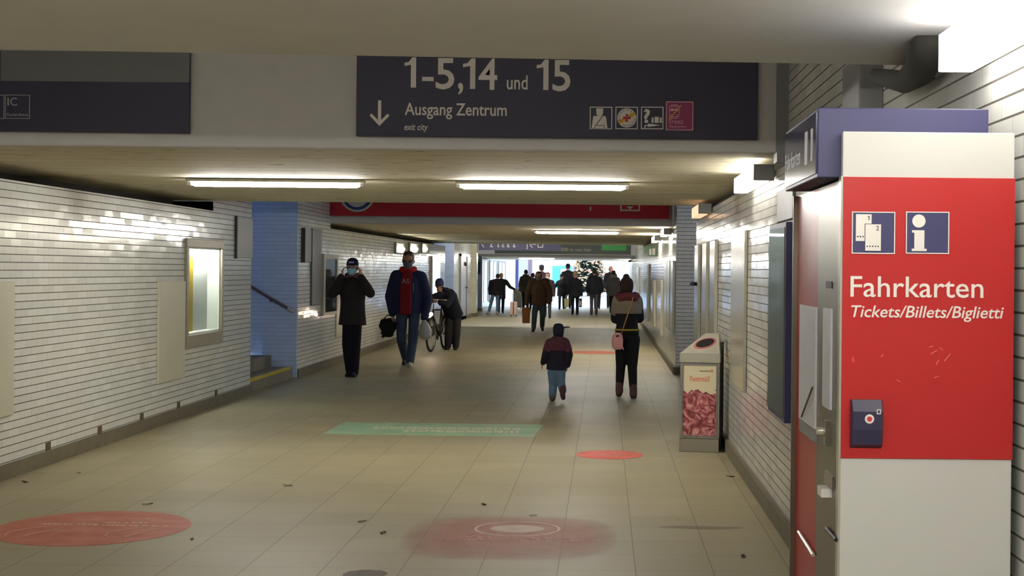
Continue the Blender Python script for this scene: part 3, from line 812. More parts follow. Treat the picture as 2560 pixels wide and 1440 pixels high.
MB().prism([(x * k, y * k) for x, y in ((-27, -7), (-25, -9), (4, 25), (2, 27))], o, EX, EZ, 0.0035).build('strike_bar', mat('emblem_ochre', rgb(214, 164, 44)), s)
lettering('lettering', 'Ersatz', o + EX * (-26 * k) + EZ * (-19 * k), EX, EZ, 35 * k, 10.5 * k, m_pink, s, depth=0.002)
lettering('lettering', 'Replacement', o + EX * (-26 * k) + EZ * (-29 * k), EX, EZ, 43 * k, 6 * k, m_pink, s, shear=0.25, depth=0.002)

# the left sign, upper half covered by a grey-green plate
s2 = empty('platform_sign', ((-4.2 + S(473, 250).x) / 2, YS, 2.443), 'dark blue sign with a grey-green covered upper strip and an IC pictogram, upper left', 'sign')
OFF2 = Vector(s2.location); hw = (S(473, 250).x + 4.2) / 2
MB().box(-hw, hw, 0, 0.035, 0, 0.5).build('board', M_NAVYD, s2, bevel=0.004)
zc = S(300, 205).z - 2.443
MB().box(S(3, 160).x - OFF2.x, hw, -0.006, 0, zc, 0.5).build('cover_plate', mat('grey_green_cover', rgb(112, 116, 116), rough=0.6, var=0.05), s2)
for pc in (44, -20):
    o = S(pc, 267) - OFF2
    f = MB(); frame_poly(f, -31 * k, -30 * k, 31 * k, 30 * k, 1.6 * k, o, EX, EZ, 0.003)
    f.build('pictogram_frame', mat('dim_print', rgb(170, 168, 172), rough=0.5), s2)
o = S(18, 264) - OFF2
m_dp = mat('dim_print', rgb(170, 168, 172))
lettering('letter', 'I', o + EX * 1 * k, EX, EZ, 3.4 * k, 20 * k, m_dp, s2)
lettering('letter', 'C', o + EX * 8 * k, EX, EZ, 17 * k, 20 * k, m_dp, s2)
o = S(18, 290) - OFF2
lettering('lettering', 'Kurierdienst', o, EX, EZ, 53 * k, 8 * k, mat('dim_print', rgb(170, 168, 172)), s2)

# red banner on the second beam
YB = 22.93
a, b = W(808, 530, YB), W(1673, 530, YB)
zb = W(1240, 543, YB).z
s3 = empty('banner', ((a.x + b.x) / 2, YB, zb), 'long red banner with a blue and white round emblem across the second beam', 'banner')
OFF3 = Vector(s3.location); hw = (b.x - a.x) / 2
MB().box(-hw, hw, 0, 0.03, 0, 0.62).build('cloth', M_REDD, s3)
kb = YB / FPX
o = W(893, 488, YB) - OFF3
MB().prism([(x * kb, y * kb) for x, y in circ(0, 0, 44, 42)], o, EX, EZ, 0.004).build('emblem_disc', M_WHITE, s3)
MB().prism([(x * kb, y * kb) for x, y in circ(0, 0, 38, 37)], o, EX, EZ, 0.006).build('emblem_ring', mat('emblem_blue', rgb(44, 66, 150), rough=0.5), s3)
MB().prism([(x * kb, y * kb) for x, y in circ(0, 0, 30, 30)], o, EX, EZ, 0.008).build('emblem_core', M_WHITE, s3)
o = W(1575, 524, YB) - OFF3
f = MB(); frame_poly(f, -25 * kb, -4 * kb, 25 * kb, 44 * kb, 4 * kb, o, EX, EZ, 0.004)
f.prism([(x * kb, y * kb) for x, y in ((-9, 8), (0, 0), (9, 8))], o, EX, EZ, 0.004)
MB().prism(rect(-101 * kb, -3 * kb, -97 * kb, 6 * kb), o, EX, EZ, 0.004).build('small_mark', M_WHITE, s3)
f.build('frame_mark', M_WHITE, s3)

# far signs
YF = 44.0
a, b = W(1197, 620, YF), W(1402, 620, YF); zf = W(1300, 626, YF).z
s4 = empty('platform_sign', ((a.x + b.x) / 2, YF, zf), 'small dark blue hanging sign far down the passage with white arrow marks', 'sign')
OFF4 = Vector(s4.location); hw = (b.x - a.x) / 2; kf = YF / FPX
MB().box(-hw, hw, 0, 0.08, 0, 0.62).build('board', M_NAVY, s4)
f = MB()
for pc, pts in ((1206, ((-3, 4), (3, -4), (5, -3), (-1, 5))), (1328, ((-5, 5), (2, -5), (4, -4), (-3, 6))), (1332, ((-2, 3), (8, 3), (8, 5), (-2, 5)))):
    f.prism([(x * kf, y * kf) for x, y in pts], W(pc, 615, YF) - OFF4, EX, EZ, 0.004)
frame_poly(f, -7 * kf, -4 * kf, 7 * kf, 12 * kf, 2 * kf, W(1351, 615, YF) - OFF4, EX, EZ, 0.004)
f.prism(rect(-kf, -6 * kf, kf, 14 * kf), W(1318, 617, YF) - OFF4, EX, EZ, 0.004)
for pc, w_ in ((1229, 8), (1246, 5), (1258, 6), (1271, 7), (1286, 7)): f.prism([(x * kf, y * kf) for x, y in ((-w_ / 2, -2), (w_ / 2, -2), (w_ / 2, 0), (0, 1), (w_ / 2 - 1, 14), (w_ / 2 - 3, 14), (-w_ / 2, 0))], W(pc, 616, YF) - OFF4, EX, EZ, 0.004)
f.build('arrow_marks', M_WHITE, s4)
for sx in (-1, 1):
    MB().tube([(sx * hw * 0.8, 0.04, 0.62), (sx * hw * 0.8, 0.04, 3.2 - zf)], 0.02, 8).build('hanger', M_GREYP, s4)
YG = 49.96
a, b = W(1237, 625, YG), W(1577, 625, YG); zg = W(1400, 635, YG).z
s5 = empty('advertising_sign', ((a.x + b.x) / 2, YG, zg), 'long dark green sign with a bright green block on the far beam', 'sign')
OFF5 = Vector(s5.location); hw = (b.x - a.x) / 2; kg = YG / FPX
MB().box(-hw, hw, 0, 0.03, 0, 0.6).build('board', mat('dark_green_board', rgb(44, 56, 48), rough=0.5), s5)
o = W(1504, 626, YG) - OFF5
MB().box(o.x, o.x + 62 * kg, -0.006, 0, o.z, 0.55).build('green_block', mat('bright_green_block', rgb(40, 150, 60), rough=0.5), s5)
lettering('lettering', 'Innenstadt, 500 m von hier', W(1345, 627, YG) - OFF5, EX, EZ, 134 * kg, 8 * kg, mat('faded_print', rgb(176, 172, 150)), s5)

# ------------------------------------------------------------------ ticket machine
YM0, YM1, XM = 3.76, 4.61, 0.64
tm = empty('ticket_machine', (XM, YM0, 0), 'tall red and white ticket machine at the right with Fahrkarten lettering', 'ticket machine')
OT = Vector(tm.location)
def T(px, py, Y=YM0): return W(px, py, Y) - OT
km = YM0 / FPX
DX = 1.10 - XM
m_case = mat('machine_steel', rgb(124, 119, 104), rough=0.33, metal=0.75, var=0.05, scale=50)
m_wht = mat('machine_white_enamel', rgb(200, 200, 196), rough=0.35, var=0.02, scale=3)
m_mred = mat('machine_red_front', rgb(160, 26, 34), rough=0.30, spec=0.35, var=0.04)
MB().box(0.006, DX, 0.03, YM1 - YM0, 0.0, 1.873).build('cabinet', m_case, tm, bevel=0.004)
MB().box(-0.002, DX, 0.0, 0.03, 0.03, 2.0).build('side_panel', m_wht, tm, bevel=0.003)
zr0, zr1 = T(2310, 1147).z, T(2310, 444).z
MB().box(0.0, DX + 0.001, -0.004, 0.0, zr0, zr1).build('red_panel', M_RED, tm, bevel=0.001)
MB().box(-0.004, 0.006, 0.032, 0.40, 0.0, 1.87).build('front_steel', m_case, tm)
MB().box(-0.004, 0.006, 0.40, YM1 - YM0, 0.0, 1.87).build('front_red', m_mred, tm)
MB().box(-0.02, 0.0, YM1 - YM0 - 0.012, YM1 - YM0, 0.0, 1.87).build('front_edge', m_case, tm)
MB().box(-0.006, 0.0, -0.002, 0.034, 0.0, 1.88).build('edge_strip', M_STEEL2, tm)
# text and pictograms on the red side
D = EY * -0.004
def TL(px, py): return T(px, py) + D
lettering('lettering', 'Fahrkarten', TL(2125, 741), EX, EZ, (2457 - 2125) * km, 51 * km, M_WHITE, tm, weight=0.005, depth=0.002)
lettering('lettering', 'Tickets/Billets/Biglietti', TL(2127, 792), EX, EZ, (2508 - 2127) * km, 29 * km, M_WHITE, tm, shear=0.2, weight=0.008, depth=0.002)
for pc in (2182.5, 2317.5):
    o = TL(pc, 582)
    q = MB().prism(rect(-54 * km, -52.5 * km, 54 * km, 52.5 * km), o, EX, EZ, 0.0015); q.build('pictogram_panel', M_NAVY, tm)
    f = MB(); frame_poly(f, -54 * km, -52.5 * km, 54 * km, 52.5 * km, 2.4 * km, o, EX, EZ, 0.0025); f.build('pictogram_frame', M_WHITE, tm)
o = TL(2182.5, 582) + EY * -0.0015
f = MB(); f.prism(rect(-44 * km, -21 * km, -5 * km, 46 * km), o, EX, EZ, 0.0012).build('ticket_symbol', M_WHITE, tm)
f = MB(); f.prism(rect(-22 * km, -46 * km, 19 * km, 22.5 * km), o, EX, EZ, 0.0018).build('ticket_outline', M_NAVY, tm)
f = MB(); f.prism(rect(-20.5 * km, -45 * km, 18.5 * km, 21 * km), o, EX, EZ, 0.0026).build('ticket_symbol', M_WHITE, tm)
MB().prism([(x * km, y * km) for x, y in ((3, 0), (4.6, 0), (4.6, 11), (3.4, 11), (0, 8.4), (0, 7), (3, 8.8))], o + EX * (-15 * km) + EZ * (31 * km), EX, EZ, 0.0022).build('ticket_digit', M_BLACK, tm)
lettering('ticket_digit', '2', o + EX * (6 * km) + EZ * (6 * km), EX, EZ, 7.5 * km, 11 * km, M_BLACK, tm, depth=0.0034)
f = MB()
for i in range(3): f.prism([(x * km, y * km) for x, y in circ(-39 + 6.6 * i, -10, 1.8, n=10)], o, EX, EZ, 0.0022)
for i in range(5): f.prism([(x * km, y * km) for x, y in circ(-15.5 + 6.8 * i, -34, 1.8, n=10)], o, EX, EZ, 0.0034)
f.build('ticket_dots', M_BLACK, tm)
o = TL(2317.5, 582) + EY * -0.0015
f = MB(); f.prism([(x * km, y * km) for x, y in circ(-22, 29, 16.5)], o, EX, EZ, 0.002)
f.prism([(x * km, y * km) for x, y in ((-39, -46), (-2, -46), (-2, -40), (-8, -40), (-8, 6), (-39, 6), (-39, 0), (-33, 0), (-33, -40), (-39, -40))], o, EX, EZ, 0.002)
f.build('information_symbol', M_WHITE, tm)
# card reader
rd = T(2163.5, 1059); 
e = MB(); w_, h_ = 39 * km, 61 * km
prof = [(0, -h_), (-0.022, -h_ + 0.012), (-0.030, -h_ * 0.2), (-0.030, h_ - 0.03), (-0.012, h_), (0, h_)]
rings_ = []
for x, s_ in ((-w_, 0.75), (-w_ * 0.93, 1.0), (w_ * 0.93, 1.0), (w_, 0.75)):
    rings_.append([Vector((rd.x + x, -0.004 + p[0] * s_, rd.z + p[1])) for p in prof])
rdo = e.rings(rings_).build('card_reader', mat('reader_navy', rgb(46, 42, 70), rough=0.4), tm, smooth=False)
o = Vector((rd.x + 4 * km, -0.034, rd.z + 15 * km))
MB().prism(circ(0, 0, 11.5 * km), o, EX, EZ, 0.001).build('reader_ring', M_WHITE, rdo)
MB().prism(circ(0, 0, 6.5 * km), o, EX, EZ, 0.002).build('reader_button', mat('reader_red', rgb(196, 60, 66), rough=0.4), rdo)
o = Vector((rd.x + 27 * km, -0.034, rd.z + 33 * km))
f = MB(); frame_poly(f, -5 * km, -6 * km, 5 * km, 6 * km, 2 * km, o, EX, EZ, 0.001); f.build('reader_mark', M_WHITE, rdo)
# small stickers and scratches on the red side
MB().prism([(-3 * km, -7 * km), (4 * km, -7 * km), (3 * km, 1 * km), (0, 9 * km), (-3 * km, 2 * km)], TL(2132, 898), EX, EZ, 0.001).build('sticker', mat('pink_sticker', rgb(214, 60, 90)), tm)
f = MB()
for px, py, l_, an in ((2334, 880, 9, 30), (2352, 872, 6, -40), (2343, 905, 7, 60), (2368, 893, 12, 50), (2327, 866, 5, 10), (2205, 888, 5, 60), (2340, 942, 6, 20), (2246, 952, 6, -30)):
    c_, s_ = math.cos(R(an)), math.sin(R(an))
    f.prism([((x * c_ - y * s_) * km, (x * s_ + y * c_) * km) for x, y in ((-l_, -1), (l_, -0.6), (l_, 0.8), (-l_, 1))], TL(px, py), EX, EZ, 0.0006)
f.build('scratches', mat('scratch_pale', rgb(226, 130, 124)), tm)
# fittings on the passage side
def TF(px, py):
    a = (px - VPX) - ROLL * (VPY - py); Y = (XM - 0.004) * FPX / a
    return W(px, py, Y) - OT
def niche(px0, px1, yt, yb, m, name, d=0.004):
    a, b = TF(px1, yt), TF(px0, yb)
    mid = TF((px0 + px1) / 2, yt); lo = TF((px0 + px1) / 2, yb)
    f = MB().box(-0.006 - d, -0.004, a.y, b.y, lo.z, mid.z)
    return f.build(name, m, tm)
n1 = niche(2001, 2044, 764, 1060, mat('pale_lilac_hood', rgb(206, 206, 214), rough=0.35), 'screen_hood')
n2 = niche(2060, 2082, 770, 1020, mat('pale_lilac_hood', rgb(206, 206, 214)), 'slot_hood')
niche(2002, 2044, 1062, 1092, M_GREYP, 'tray')
a, b = TF(2015, 1042), TF(2043, 968)
MB().tube([a + EX * -0.014, b + EX * -0.014], 0.003, 6).build('hood_edge', mat('brown_edge', rgb(96, 70, 60)), tm)
q = TF(2072, 1078)
MB().tube([q + EX * 0.0, q + EX * -0.035], 0.012, 10).build('lock', M_STEEL2, tm, smooth=True)
MB().box(q.x - 0.012, q.x, q.y - 0.02, q.y + 0.02, q.z - 0.04, q.z + 0.03).build('lock_plate', M_STEEL, tm)
q = TF(2075, 1228)
MB().box(q.x - 0.03, q.x, q.y - 0.035, q.y + 0.035, q.z - 0.012, q.z + 0.012).build('coin_cup', M_WHITE, tm)
MB().box(q.x - 0.006, q.x, q.y - 0.07, q.y + 0.07, q.z + 0.012, q.z + 0.05).build('coin_plate', M_STEEL, tm)
q = TF(2023, 1320)
MB().tube([TF(2003, 1330) + EX * -0.008, TF(2040, 1388) + EX * -0.008], 0.006, 6).build('flap_edge', M_STEEL2, tm)
MB().tube([TF(2072, 1322) + EX * -0.006, TF(2096, 1350) + EX * -0.006], 0.006, 6).build('flap_edge', M_BLACK, tm)
q = TF(2074, 712)
MB().box(q.x - 0.003, q.x + 0.003, q.y - 0.05, q.y + 0.05, q.z - 0.01, q.z + 0.01).build('badge', M_BLACK, tm)
# header box
hd = empty('header_sign', (0.577, 3.80, 1.878), 'blue box sign with an information symbol on top of the ticket machine', 'sign')
MB().box(0, 0.463, 0, 0.67, 0, 0.19).build('box', M_NAVY, hd, bevel=0.003)
MB().box(-0.004, 0.0, 0.012, 0.66, 0.012, 0.178).build('face', mat('header_face', rgb(70, 70, 106), rough=0.12), hd)
m_dim = mat('dim_print', rgb(170, 168, 172))
OH = Vector(hd.location)
NY = EY * -1
def TH(px, py):
    a = (px - VPX) - ROLL * (VPY - py); Y = 0.573 * FPX / a
    return W(px, py, Y) - OH
f = MB()
for px, yt, yb, wd in ((2016, 330, 412, 0.024), (2030, 345, 402, 0.014), ):
    t_, b_ = TH(px, yt), TH(px, yb)
    f.box(-0.0055, -0.004, t_.y - wd, t_.y + wd, b_.z, t_.z)
t_ = TH(2030, 333); f.box(-0.0055, -0.004, t_.y - 0.016, t_.y + 0.016, t_.z - 0.012, t_.z + 0.012)
f.build('information_symbol', m_dim, hd)
q = TH(1958, 408)
lettering('lettering', 'Fahrkarten', Vector((-0.004, 0.64, 0.06)), NY, EZ, 0.33, 0.05, m_dim, hd, depth=0.0015)

# ------------------------------------------------------------------ waste bin
bn = empty('waste_bin', (0.895, 12.70, 0), 'steel waste bin with a slanted lid and a Restmüll poster beside the right wall', 'waste bin', rz=R(-10))
BW, BD, BH = 0.178, 0.16, 0.885
MB().box(-BW, BW, -BD, BD, 0.0, 0.12).build('base', M_STEEL, bn, bevel=0.004)
MB().box(-BW, BW, -BD + 0.006, BD, 0.12, 0.80).build('body', M_STEEL, bn, bevel=0.004)
MB().box(BW - 0.0, BW + 0.008, -BD + 0.12, BD, 0.03, 0.98).build('rear_strip', M_BLACK, bn)
f = MB().box(-BW - 0.004, BW + 0.004, -BD - 0.004, BD, 0.80, BH)
f.build('collar', M_STEEL2, bn, bevel=0.004)
top = 1.055
hood = MB()
V0 = [(-BW, -BD, BH), (BW, -BD, BH), (BW, BD, BH), (-BW, BD, BH)]
V1 = [(0.02, 0.05, top), (BW - 0.03, 0.05, top), (BW - 0.02, BD, top), (0.02, BD, top)]
hood.add(V0 + V1, [(0, 1, 5, 4), (1, 2, 6, 5), (2, 3, 7, 6), (3, 0, 4, 7), (4, 5, 6, 7), (3, 2, 1, 0)])
hood.build('hood', mat('lamp_paled_lid', rgb(206, 200, 184), rough=0.38, metal=0.35), bn, bevel=0.006)  # lid coloured paler than the body for the glow of the lamp above
P00, P10, P01, P11 = Vector(V0[0]), Vector(V0[1]), Vector(V1[0]), Vector(V1[1])
cen = Vector((0.035, -0.055, BH + 0.085))
uy_ = ((P01 + P11) / 2 - (P00 + P10) / 2); uy_ = Vector((0, uy_.y, uy_.z)).normalized()
t2 = (EX + uy_ * 0.55).normalized(); t3 = uy_ - t2 * uy_.dot(t2); t3.normalize()
nn = t2.cross(t3).normalized()
f = MB(); f.prism(circ(0, 0, 0.108, 0.062, 36), cen, t2, t3, 0.004); f.build('opening_rim', mat('faded_red_rim', rgb(206, 120, 118), rough=0.5), bn)
f = MB(); f.prism(circ(0, 0, 0.088, 0.050, 36), cen, t2, t3, 0.006); f.build('opening', M_BLACK, bn)
# poster
k = NT('waste_poster'); g, P, N = k.pos()
mp = k.n('ShaderNodeTexCoord'); vo = k.n('ShaderNodeTexNoise', i_Scale=10.0, i_Detail=1.5, i_Distortion=2.6); k.l(mp.outputs['Object'], vo.inputs['Vector'])
rmp = k.n('ShaderNodeValToRGB'); cr0 = rmp.color_ramp
cr0.elements[0].position = 0.30; cr0.elements[0].color = rgb(96, 38, 44)
cr0.elements[1].position = 0.70; cr0.elements[1].color = rgb(222, 172, 166)
el = cr0.elements.new(0.44); el.color = rgb(150, 72, 78)
el = cr0.elements.new(0.55); el.color = rgb(196, 116, 122)
k.l(vo.outputs['Fac'], rmp.inputs['Fac'])
edge = k.math('ADD', k.math('MULTIPLY', k.noise(11.0, 2.0), 0.20), 0.43)
up = k.math('GREATER_THAN', P[2], edge)
k.l(k.mix(up, rmp.outputs['Color'], rgb(232, 222, 188)), k.b.inputs['Base Color'])
k.b.inputs['Roughness'].default_value = 0.25
pw = 0.148
f = MB(); frame_poly(f, -pw - 0.014, 0.135, pw + 0.014, 0.795, 0.014, (0, -BD + 0.004, 0), EX, EZ, 0.012); f.build('poster_frame', M_GREYP, bn)
po = MB().box(-pw, pw, -BD - 0.002, -BD + 0.006, 0.149, 0.781).build('poster', k.m, bn)
m_or = mat('poster_red_print', rgb(222, 120, 96), rough=0.5)
lettering('lettering', 'Restmüll', (-0.088, -BD - 0.002, 0.635), EX, EZ, 0.176, 0.048, m_or, bn, weight=0.01, depth=0.001)
lettering('lettering', 'Deutsche Bahn', (0.0, -BD - 0.002, 0.722), EX, EZ, 0.085, 0.015, M_BLACK, bn, depth=0.001)
MB().prism(rect(0.093, 0.718, 0.118, 0.742), (0, -BD - 0.002, 0), EX, EZ, 0.001).build('logo_mark', m_or, bn)
lettering('logo_letters', 'DB', (0.096, -BD - 0.003, 0.724), EX, EZ, 0.019, 0.013, M_WHITE, bn, depth=0.0008)
# ------------------------------------------------------------------ floor stickers, worn vinyl with see-through wear
def vinyl(name, col, keep, soft=None, scale=6.0):
    """sticker vinyl; worn patches let the slabs through. soft = (cx, cy, rx, ry): more wear towards the rim"""
    k = NT(name); g, P, N = k.pos()
    n = k.noise(scale, 5.0, g.outputs['Position'])
    c = k.mix(k.math('MULTIPLY', n, 0.35), col, rgb(176, 150, 126))
    k.l(c, k.b.inputs['Base Color']); k.b.inputs['Roughness'].default_value = 0.5
    a = k.math('ADD', keep, k.math('MULTIPLY', k.math('SUBTRACT', n, 0.5), 0.5))
    if soft:
        cx, cy, rx, ry = soft
        ex = k.math('POWER', k.math('ABSOLUTE', k.math('DIVIDE', k.math('SUBTRACT', P[0], cx), rx)), 3.0)
        ey = k.math('POWER', k.math('ABSOLUTE', k.math('DIVIDE', k.math('SUBTRACT', P[1], cy), ry)), 3.0)
        a = k.math('MULTIPLY', a, k.math('MAXIMUM', k.math('SUBTRACT', 1.0, k.math('ADD', ex, ey)), 0.0))
    k.t.nodes['Principled BSDF'].inputs['Alpha'].default_value = 1.0
    k.l(k.math('MINIMUM', k.math('MAXIMUM', a, 0.0), 1.0), k.b.inputs['Alpha'])
    return k.m

def disc(name, X, Y, r, m, label, ry=None):
    o = MB().rings([[(r * math.cos(2 * math.pi * j / 64), (ry or r) * math.sin(2 * math.pi * j / 64), z) for j in range(64)] for z in (0.0, 0.0015)]).build(name, m)
    o.location = (X, Y, 0.0005)
    return tag(o, label, 'floor sticker')
M_PRINT = mat('worn_white_print', rgb(214, 196, 172), rough=0.6, var=0.2, scale=40)
M_PRINT2 = mat('worn_pink_print', rgb(206, 156, 140), rough=0.6, var=0.2, scale=40)
c0 = FL(232, 1319)
d = disc('floor_sticker', c0.x, c0.y, 0.585, vinyl('red_vinyl', rgb(204, 104, 84), 0.86), 'large round red floor sticker at the lower left')
def strokes(parent, y, x0, x1, h, m, seed, z=0.0016):
    rnd = random.Random(seed); f = MB(); x = x0
    while x < x1:
        w = rnd.uniform(0.012, 0.035)
        f.box(x, x + w, y - h * rnd.uniform(0.5, 1), y + h * rnd.uniform(0.3, 1), z, z + 0.0008)
        x += w + rnd.choice((0.008, 0.010, 0.03))
    return f.build('worn_print', m, parent)
strokes(d, 0.10, -0.34, -0.02, 0.016, M_PRINT, 1); strokes(d, 0.17, 0.02, 0.30, 0.016, M_PRINT, 2)
strokes(d, 0.07, -0.02, 0.42, 0.014, M_PRINT, 3); strokes(d, 0.30, 0.0, 0.3, 0.012, M_PRINT2, 4); strokes(d, -0.12, -0.25, 0.0, 0.014, M_PRINT2, 5)
for sx in (-0.42, 0.18):
    f = MB()
    f.tube([(sx, -0.30, 0.0018), (sx - 0.02, -0.18, 0.0018), (sx + 0.10, -0.02, 0.0018), (sx + 0.16, 0.0, 0.0018)], 0.006, 6)
    f.tube([(sx + 0.12, -0.32, 0.0018), (sx + 0.16, -0.2, 0.0018), (sx + 0.25, -0.04, 0.0018)], 0.006, 6)
    f.build('footprint_outline', M_PRINT2, d)
c0 = FL(1524, 1137)
d = disc('floor_sticker', c0.x, c0.y, 0.295, vinyl('bright_red_vinyl', rgb(226, 84, 70), 0.96), 'small bright round red floor sticker in front of the waste bin')
strokes(d, 0.02, -0.14, 0.12, 0.02, M_PRINT2, 6); strokes(d, -0.06, -0.10, 0.14, 0.015, M_PRINT2, 7); strokes(d, 0.10, -0.09, 0.08, 0.015, M_PRINT2, 8)
disc('floor_sticker', -0.12, 27.6, 0.52, vinyl('far_red_vinyl', rgb(214, 96, 66), 0.8), 'far round red floor sticker between the child and the woman with the pink bag')
c0 = FL(1275, 1341)
k_ = vinyl('faded_pink_vinyl', rgb(206, 118, 104), 0.40, (c0.x, c0.y, 0.66, 0.72), 5.0)
o = MB().box(-0.66, 0.66, -0.72, 0.72, 0, 0.0015).build('floor_sticker', k_, loc=(c0.x, c0.y, 0.0005))
tag(o, 'faded pink floor sticker with a pale oval ring in the foreground', 'floor sticker')
ring = MB()
for r0, r1 in (((0.27, 0.25), (0.25, 0.23)), ((0.17, 0.12), (0.0, 0.0))):
    n = 48
    A = [(0.03 + r0[0] * math.cos(2 * math.pi * j / n), 0.24 + r0[1] * math.sin(2 * math.pi * j / n), 0.002) for j in range(n)]
    B = [(0.03 + r1[0] * math.cos(2 * math.pi * j / n), 0.24 + r1[1] * math.sin(2 * math.pi * j / n), 0.002) for j in range(n)]
    ring.rings([A, B], caps=False)
ring.build('pale_ring', vinyl('worn_white_vinyl', rgb(222, 204, 188), 0.75), o)
strokes(o, -0.13, -0.53, 0.55, 0.012, M_PRINT2, 9); strokes(o, -0.05, -0.30, 0.36, 0.012, M_PRINT2, 10)
o = MB().add([(-2.72, 13.62, 0), (-0.66, 13.55, 0), (-0.62, 14.62, 0), (-2.70, 14.68, 0), (-2.72, 13.62, 0.0015), (-0.66, 13.55, 0.0015), (-0.62, 14.62, 0.0015), (-2.70, 14.68, 0.0015)],
             [(0, 3, 2, 1), (4, 5, 6, 7), (0, 1, 5, 4), (1, 2, 6, 5), (2, 3, 7, 6), (3, 0, 4, 7)])
o.v = [p - Vector((-1.68, 14.1, 0)) for p in o.v]
o = o.build('floor_sticker', vinyl('green_vinyl', rgb(164, 206, 172), 0.82, scale=3.0), loc=(-1.68, 14.1, 0.0005))
tag(o, 'green rectangular floor sticker with two lines of pale worn lettering', 'floor sticker')
strokes(o, 0.12, -0.64, 0.84, 0.10, M_PRINT, 11); strokes(o, -0.14, -0.30, 0.84, 0.10, M_PRINT, 12); strokes(o, -0.33, 0.7, 0.86, 0.03, M_PRINT, 13)

# ------------------------------------------------------------------ litter: single dry leaves on the slabs
leaf_m = mat('dry_leaf', rgb(72, 56, 36), rough=0.8, var=0.3, scale=60)
def leaf_mesh(seed):
    rnd = random.Random(seed); f = MB(); L_ = 0.035
    top = []
    for i in range(7):
        t = i / 6; w = 0.014 * math.sin(math.pi * min(1, t * 1.02 + 0.02)) + 0.0015
        top.append((L_ * (t - 0.5) * 2, w, 0.003 + 0.010 * abs(t - 0.45) + rnd.uniform(0, 0.004)))
    a = [(x, -w, z) for x, w, z in top]; b = [(x, 0, z * 0.4 + 0.001) for x, w, z in top]; c = [(x, w, z) for x, w, z in top]
    f.rings([a, b, c], closed=False, caps=False)
    me = f.mesh('leaf', leaf_m)
    return me
spots = ((85, 1171, 'near the left wall plinth'), (197, 1183, 'just right of the leaf by the left plinth'), (62, 1206, 'below the leaf pair by the left plinth'), (905, 1305, 'left of the pale oval floor ring'),
         (1210, 1262, 'above the pale oval floor ring'), (1333, 1290, 'on the rim of the faded pink sticker'), (1858, 1392, 'in the lower right foreground'),
         (1826, 1192, 'by the right plinth below the bin'), (1878, 1219, 'halfway along the right plinth'), (1960, 1320, 'by the right plinth next to the ticket machine'), (369, 1262, 'above the large red sticker'), (480, 1349, 'right of the large red sticker'),
         (720, 1215, 'in the middle of the left foreground'), (958, 1333, 'just left of the faded pink sticker'))
for i, (px, py, wh) in enumerate(spots):
    o = bpy.data.objects.new('dry_leaf', leaf_mesh(i)); COL.objects.link(o)
    q = FL(px, py); o.location = (q.x, q.y, 0.0); o.rotation_euler = (0, 0, i * 1.3)
    s_ = 1.0 if i not in (1, 5, 11) else 0.7
    o.scale = (s_, s_, s_)
    tag(o, 'small dark dry leaf on the floor, ' + wh, 'leaf', 'dry leaves on the floor')
o = MB()
rnd = random.Random(3)
ring_ = [(0.12 * math.cos(2 * math.pi * j / 20) * rnd.uniform(0.85, 1.1), 0.12 * math.sin(2 * math.pi * j / 20) * rnd.uniform(0.8, 1.1), 0.0) for j in range(20)]
o.rings([ring_, [(x, y, 0.001) for x, y, z in ring_]])
q = FL(915, 1436)
tag(o.build('dirt_patch', vinyl('dirt_film', rgb(70, 64, 52), 0.5), loc=(q.x, q.y, 0.0004)), 'dark dirt patch at the bottom edge of the photo', 'stain')

# ------------------------------------------------------------------ outside the far mouth
fb = empty('office_facade', (0, 118, 0), 'pale glazed building facade across the square beyond the far mouth', 'building')
MB().box(-22, 20, 0.3, 6, 0, 14).build('wall', mat('bright_facade', rgb(236, 224, 200), rough=0.6), fb)
m_win = mat('sky_window_glass', rgb(196, 186, 166), rough=0.12, var=0.2, scale=0.6)
for r in range(3):
    for c in range(9):
        w = MB().box(-12 + c * 2.7, -9.9 + c * 2.7, 0.16, 0.3, 0.6 + r * 3.1, 2.9 + r * 3.1).build('window', m_win, fb)
        MB().box(-11.0 + c * 2.7, -10.92 + c * 2.7, 0.12, 0.16, 0.6 + r * 3.1, 2.9 + r * 3.1).build('mullion', M_WHITE, w)
e = empty('advertising_hoarding', (-2.6, 100, 0), 'pale cyan hoarding with a pink notice beyond the far mouth', 'hoarding')
MB().box(-1.1, 1.0, 0, 0.2, 0.3, 1.9).build('panel', M_CYAN, e); MB().box(-0.5, 0.0, -0.02, 0, 1.0, 1.7).build('notice', mat('pink_notice', rgb(232, 170, 186)), e)
for x in (-1.0, 0.9): MB().box(x, x + 0.1, 0, 0.2, 0, 0.4).build('leg', M_GREYP, e)

# the lit fir tree
tr = empty('christmas_tree', (-0.95, 88.0, 0), 'tall decorated fir tree covered in warm lights beyond the far mouth', 'christmas tree')
MB().tube([(0, 0, 0), (0, 0, 1.0), (0, 0, 4.6)], [0.12, 0.10, 0.03], 8).build('trunk', mat('fir_bark', rgb(64, 50, 40), rough=0.9), tr)
rnd = random.Random(11); f = MB()
for i in range(4200):
    t = rnd.random() ** 0.8; z = 0.35 + 4.3 * (1 - t) if False else 0.3 + 4.5 * rnd.random() ** 1.35
    rr = 1.42 * (1 - (z - 0.3) / 4.7) + 0.05
    a = rnd.uniform(0, 2 * math.pi); r0 = rr * rnd.uniform(0.25, 0.8); r1 = min(rr, r0 + rnd.uniform(0.2, 0.42))
    d_ = Vector((math.cos(a), math.sin(a), 0)); s_ = Vector((-d_.y, d_.x, 0)) * rnd.uniform(0.03, 0.06)
    p_ = d_ * r0 + EZ * z; q_ = d_ * r1 + EZ * (z - rnd.uniform(0.05, 0.18))
    f.add([p_ - s_, p_ + s_, q_, p_ + EZ * 0.05], [(0, 1, 2), (0, 2, 3), (1, 3, 2)])
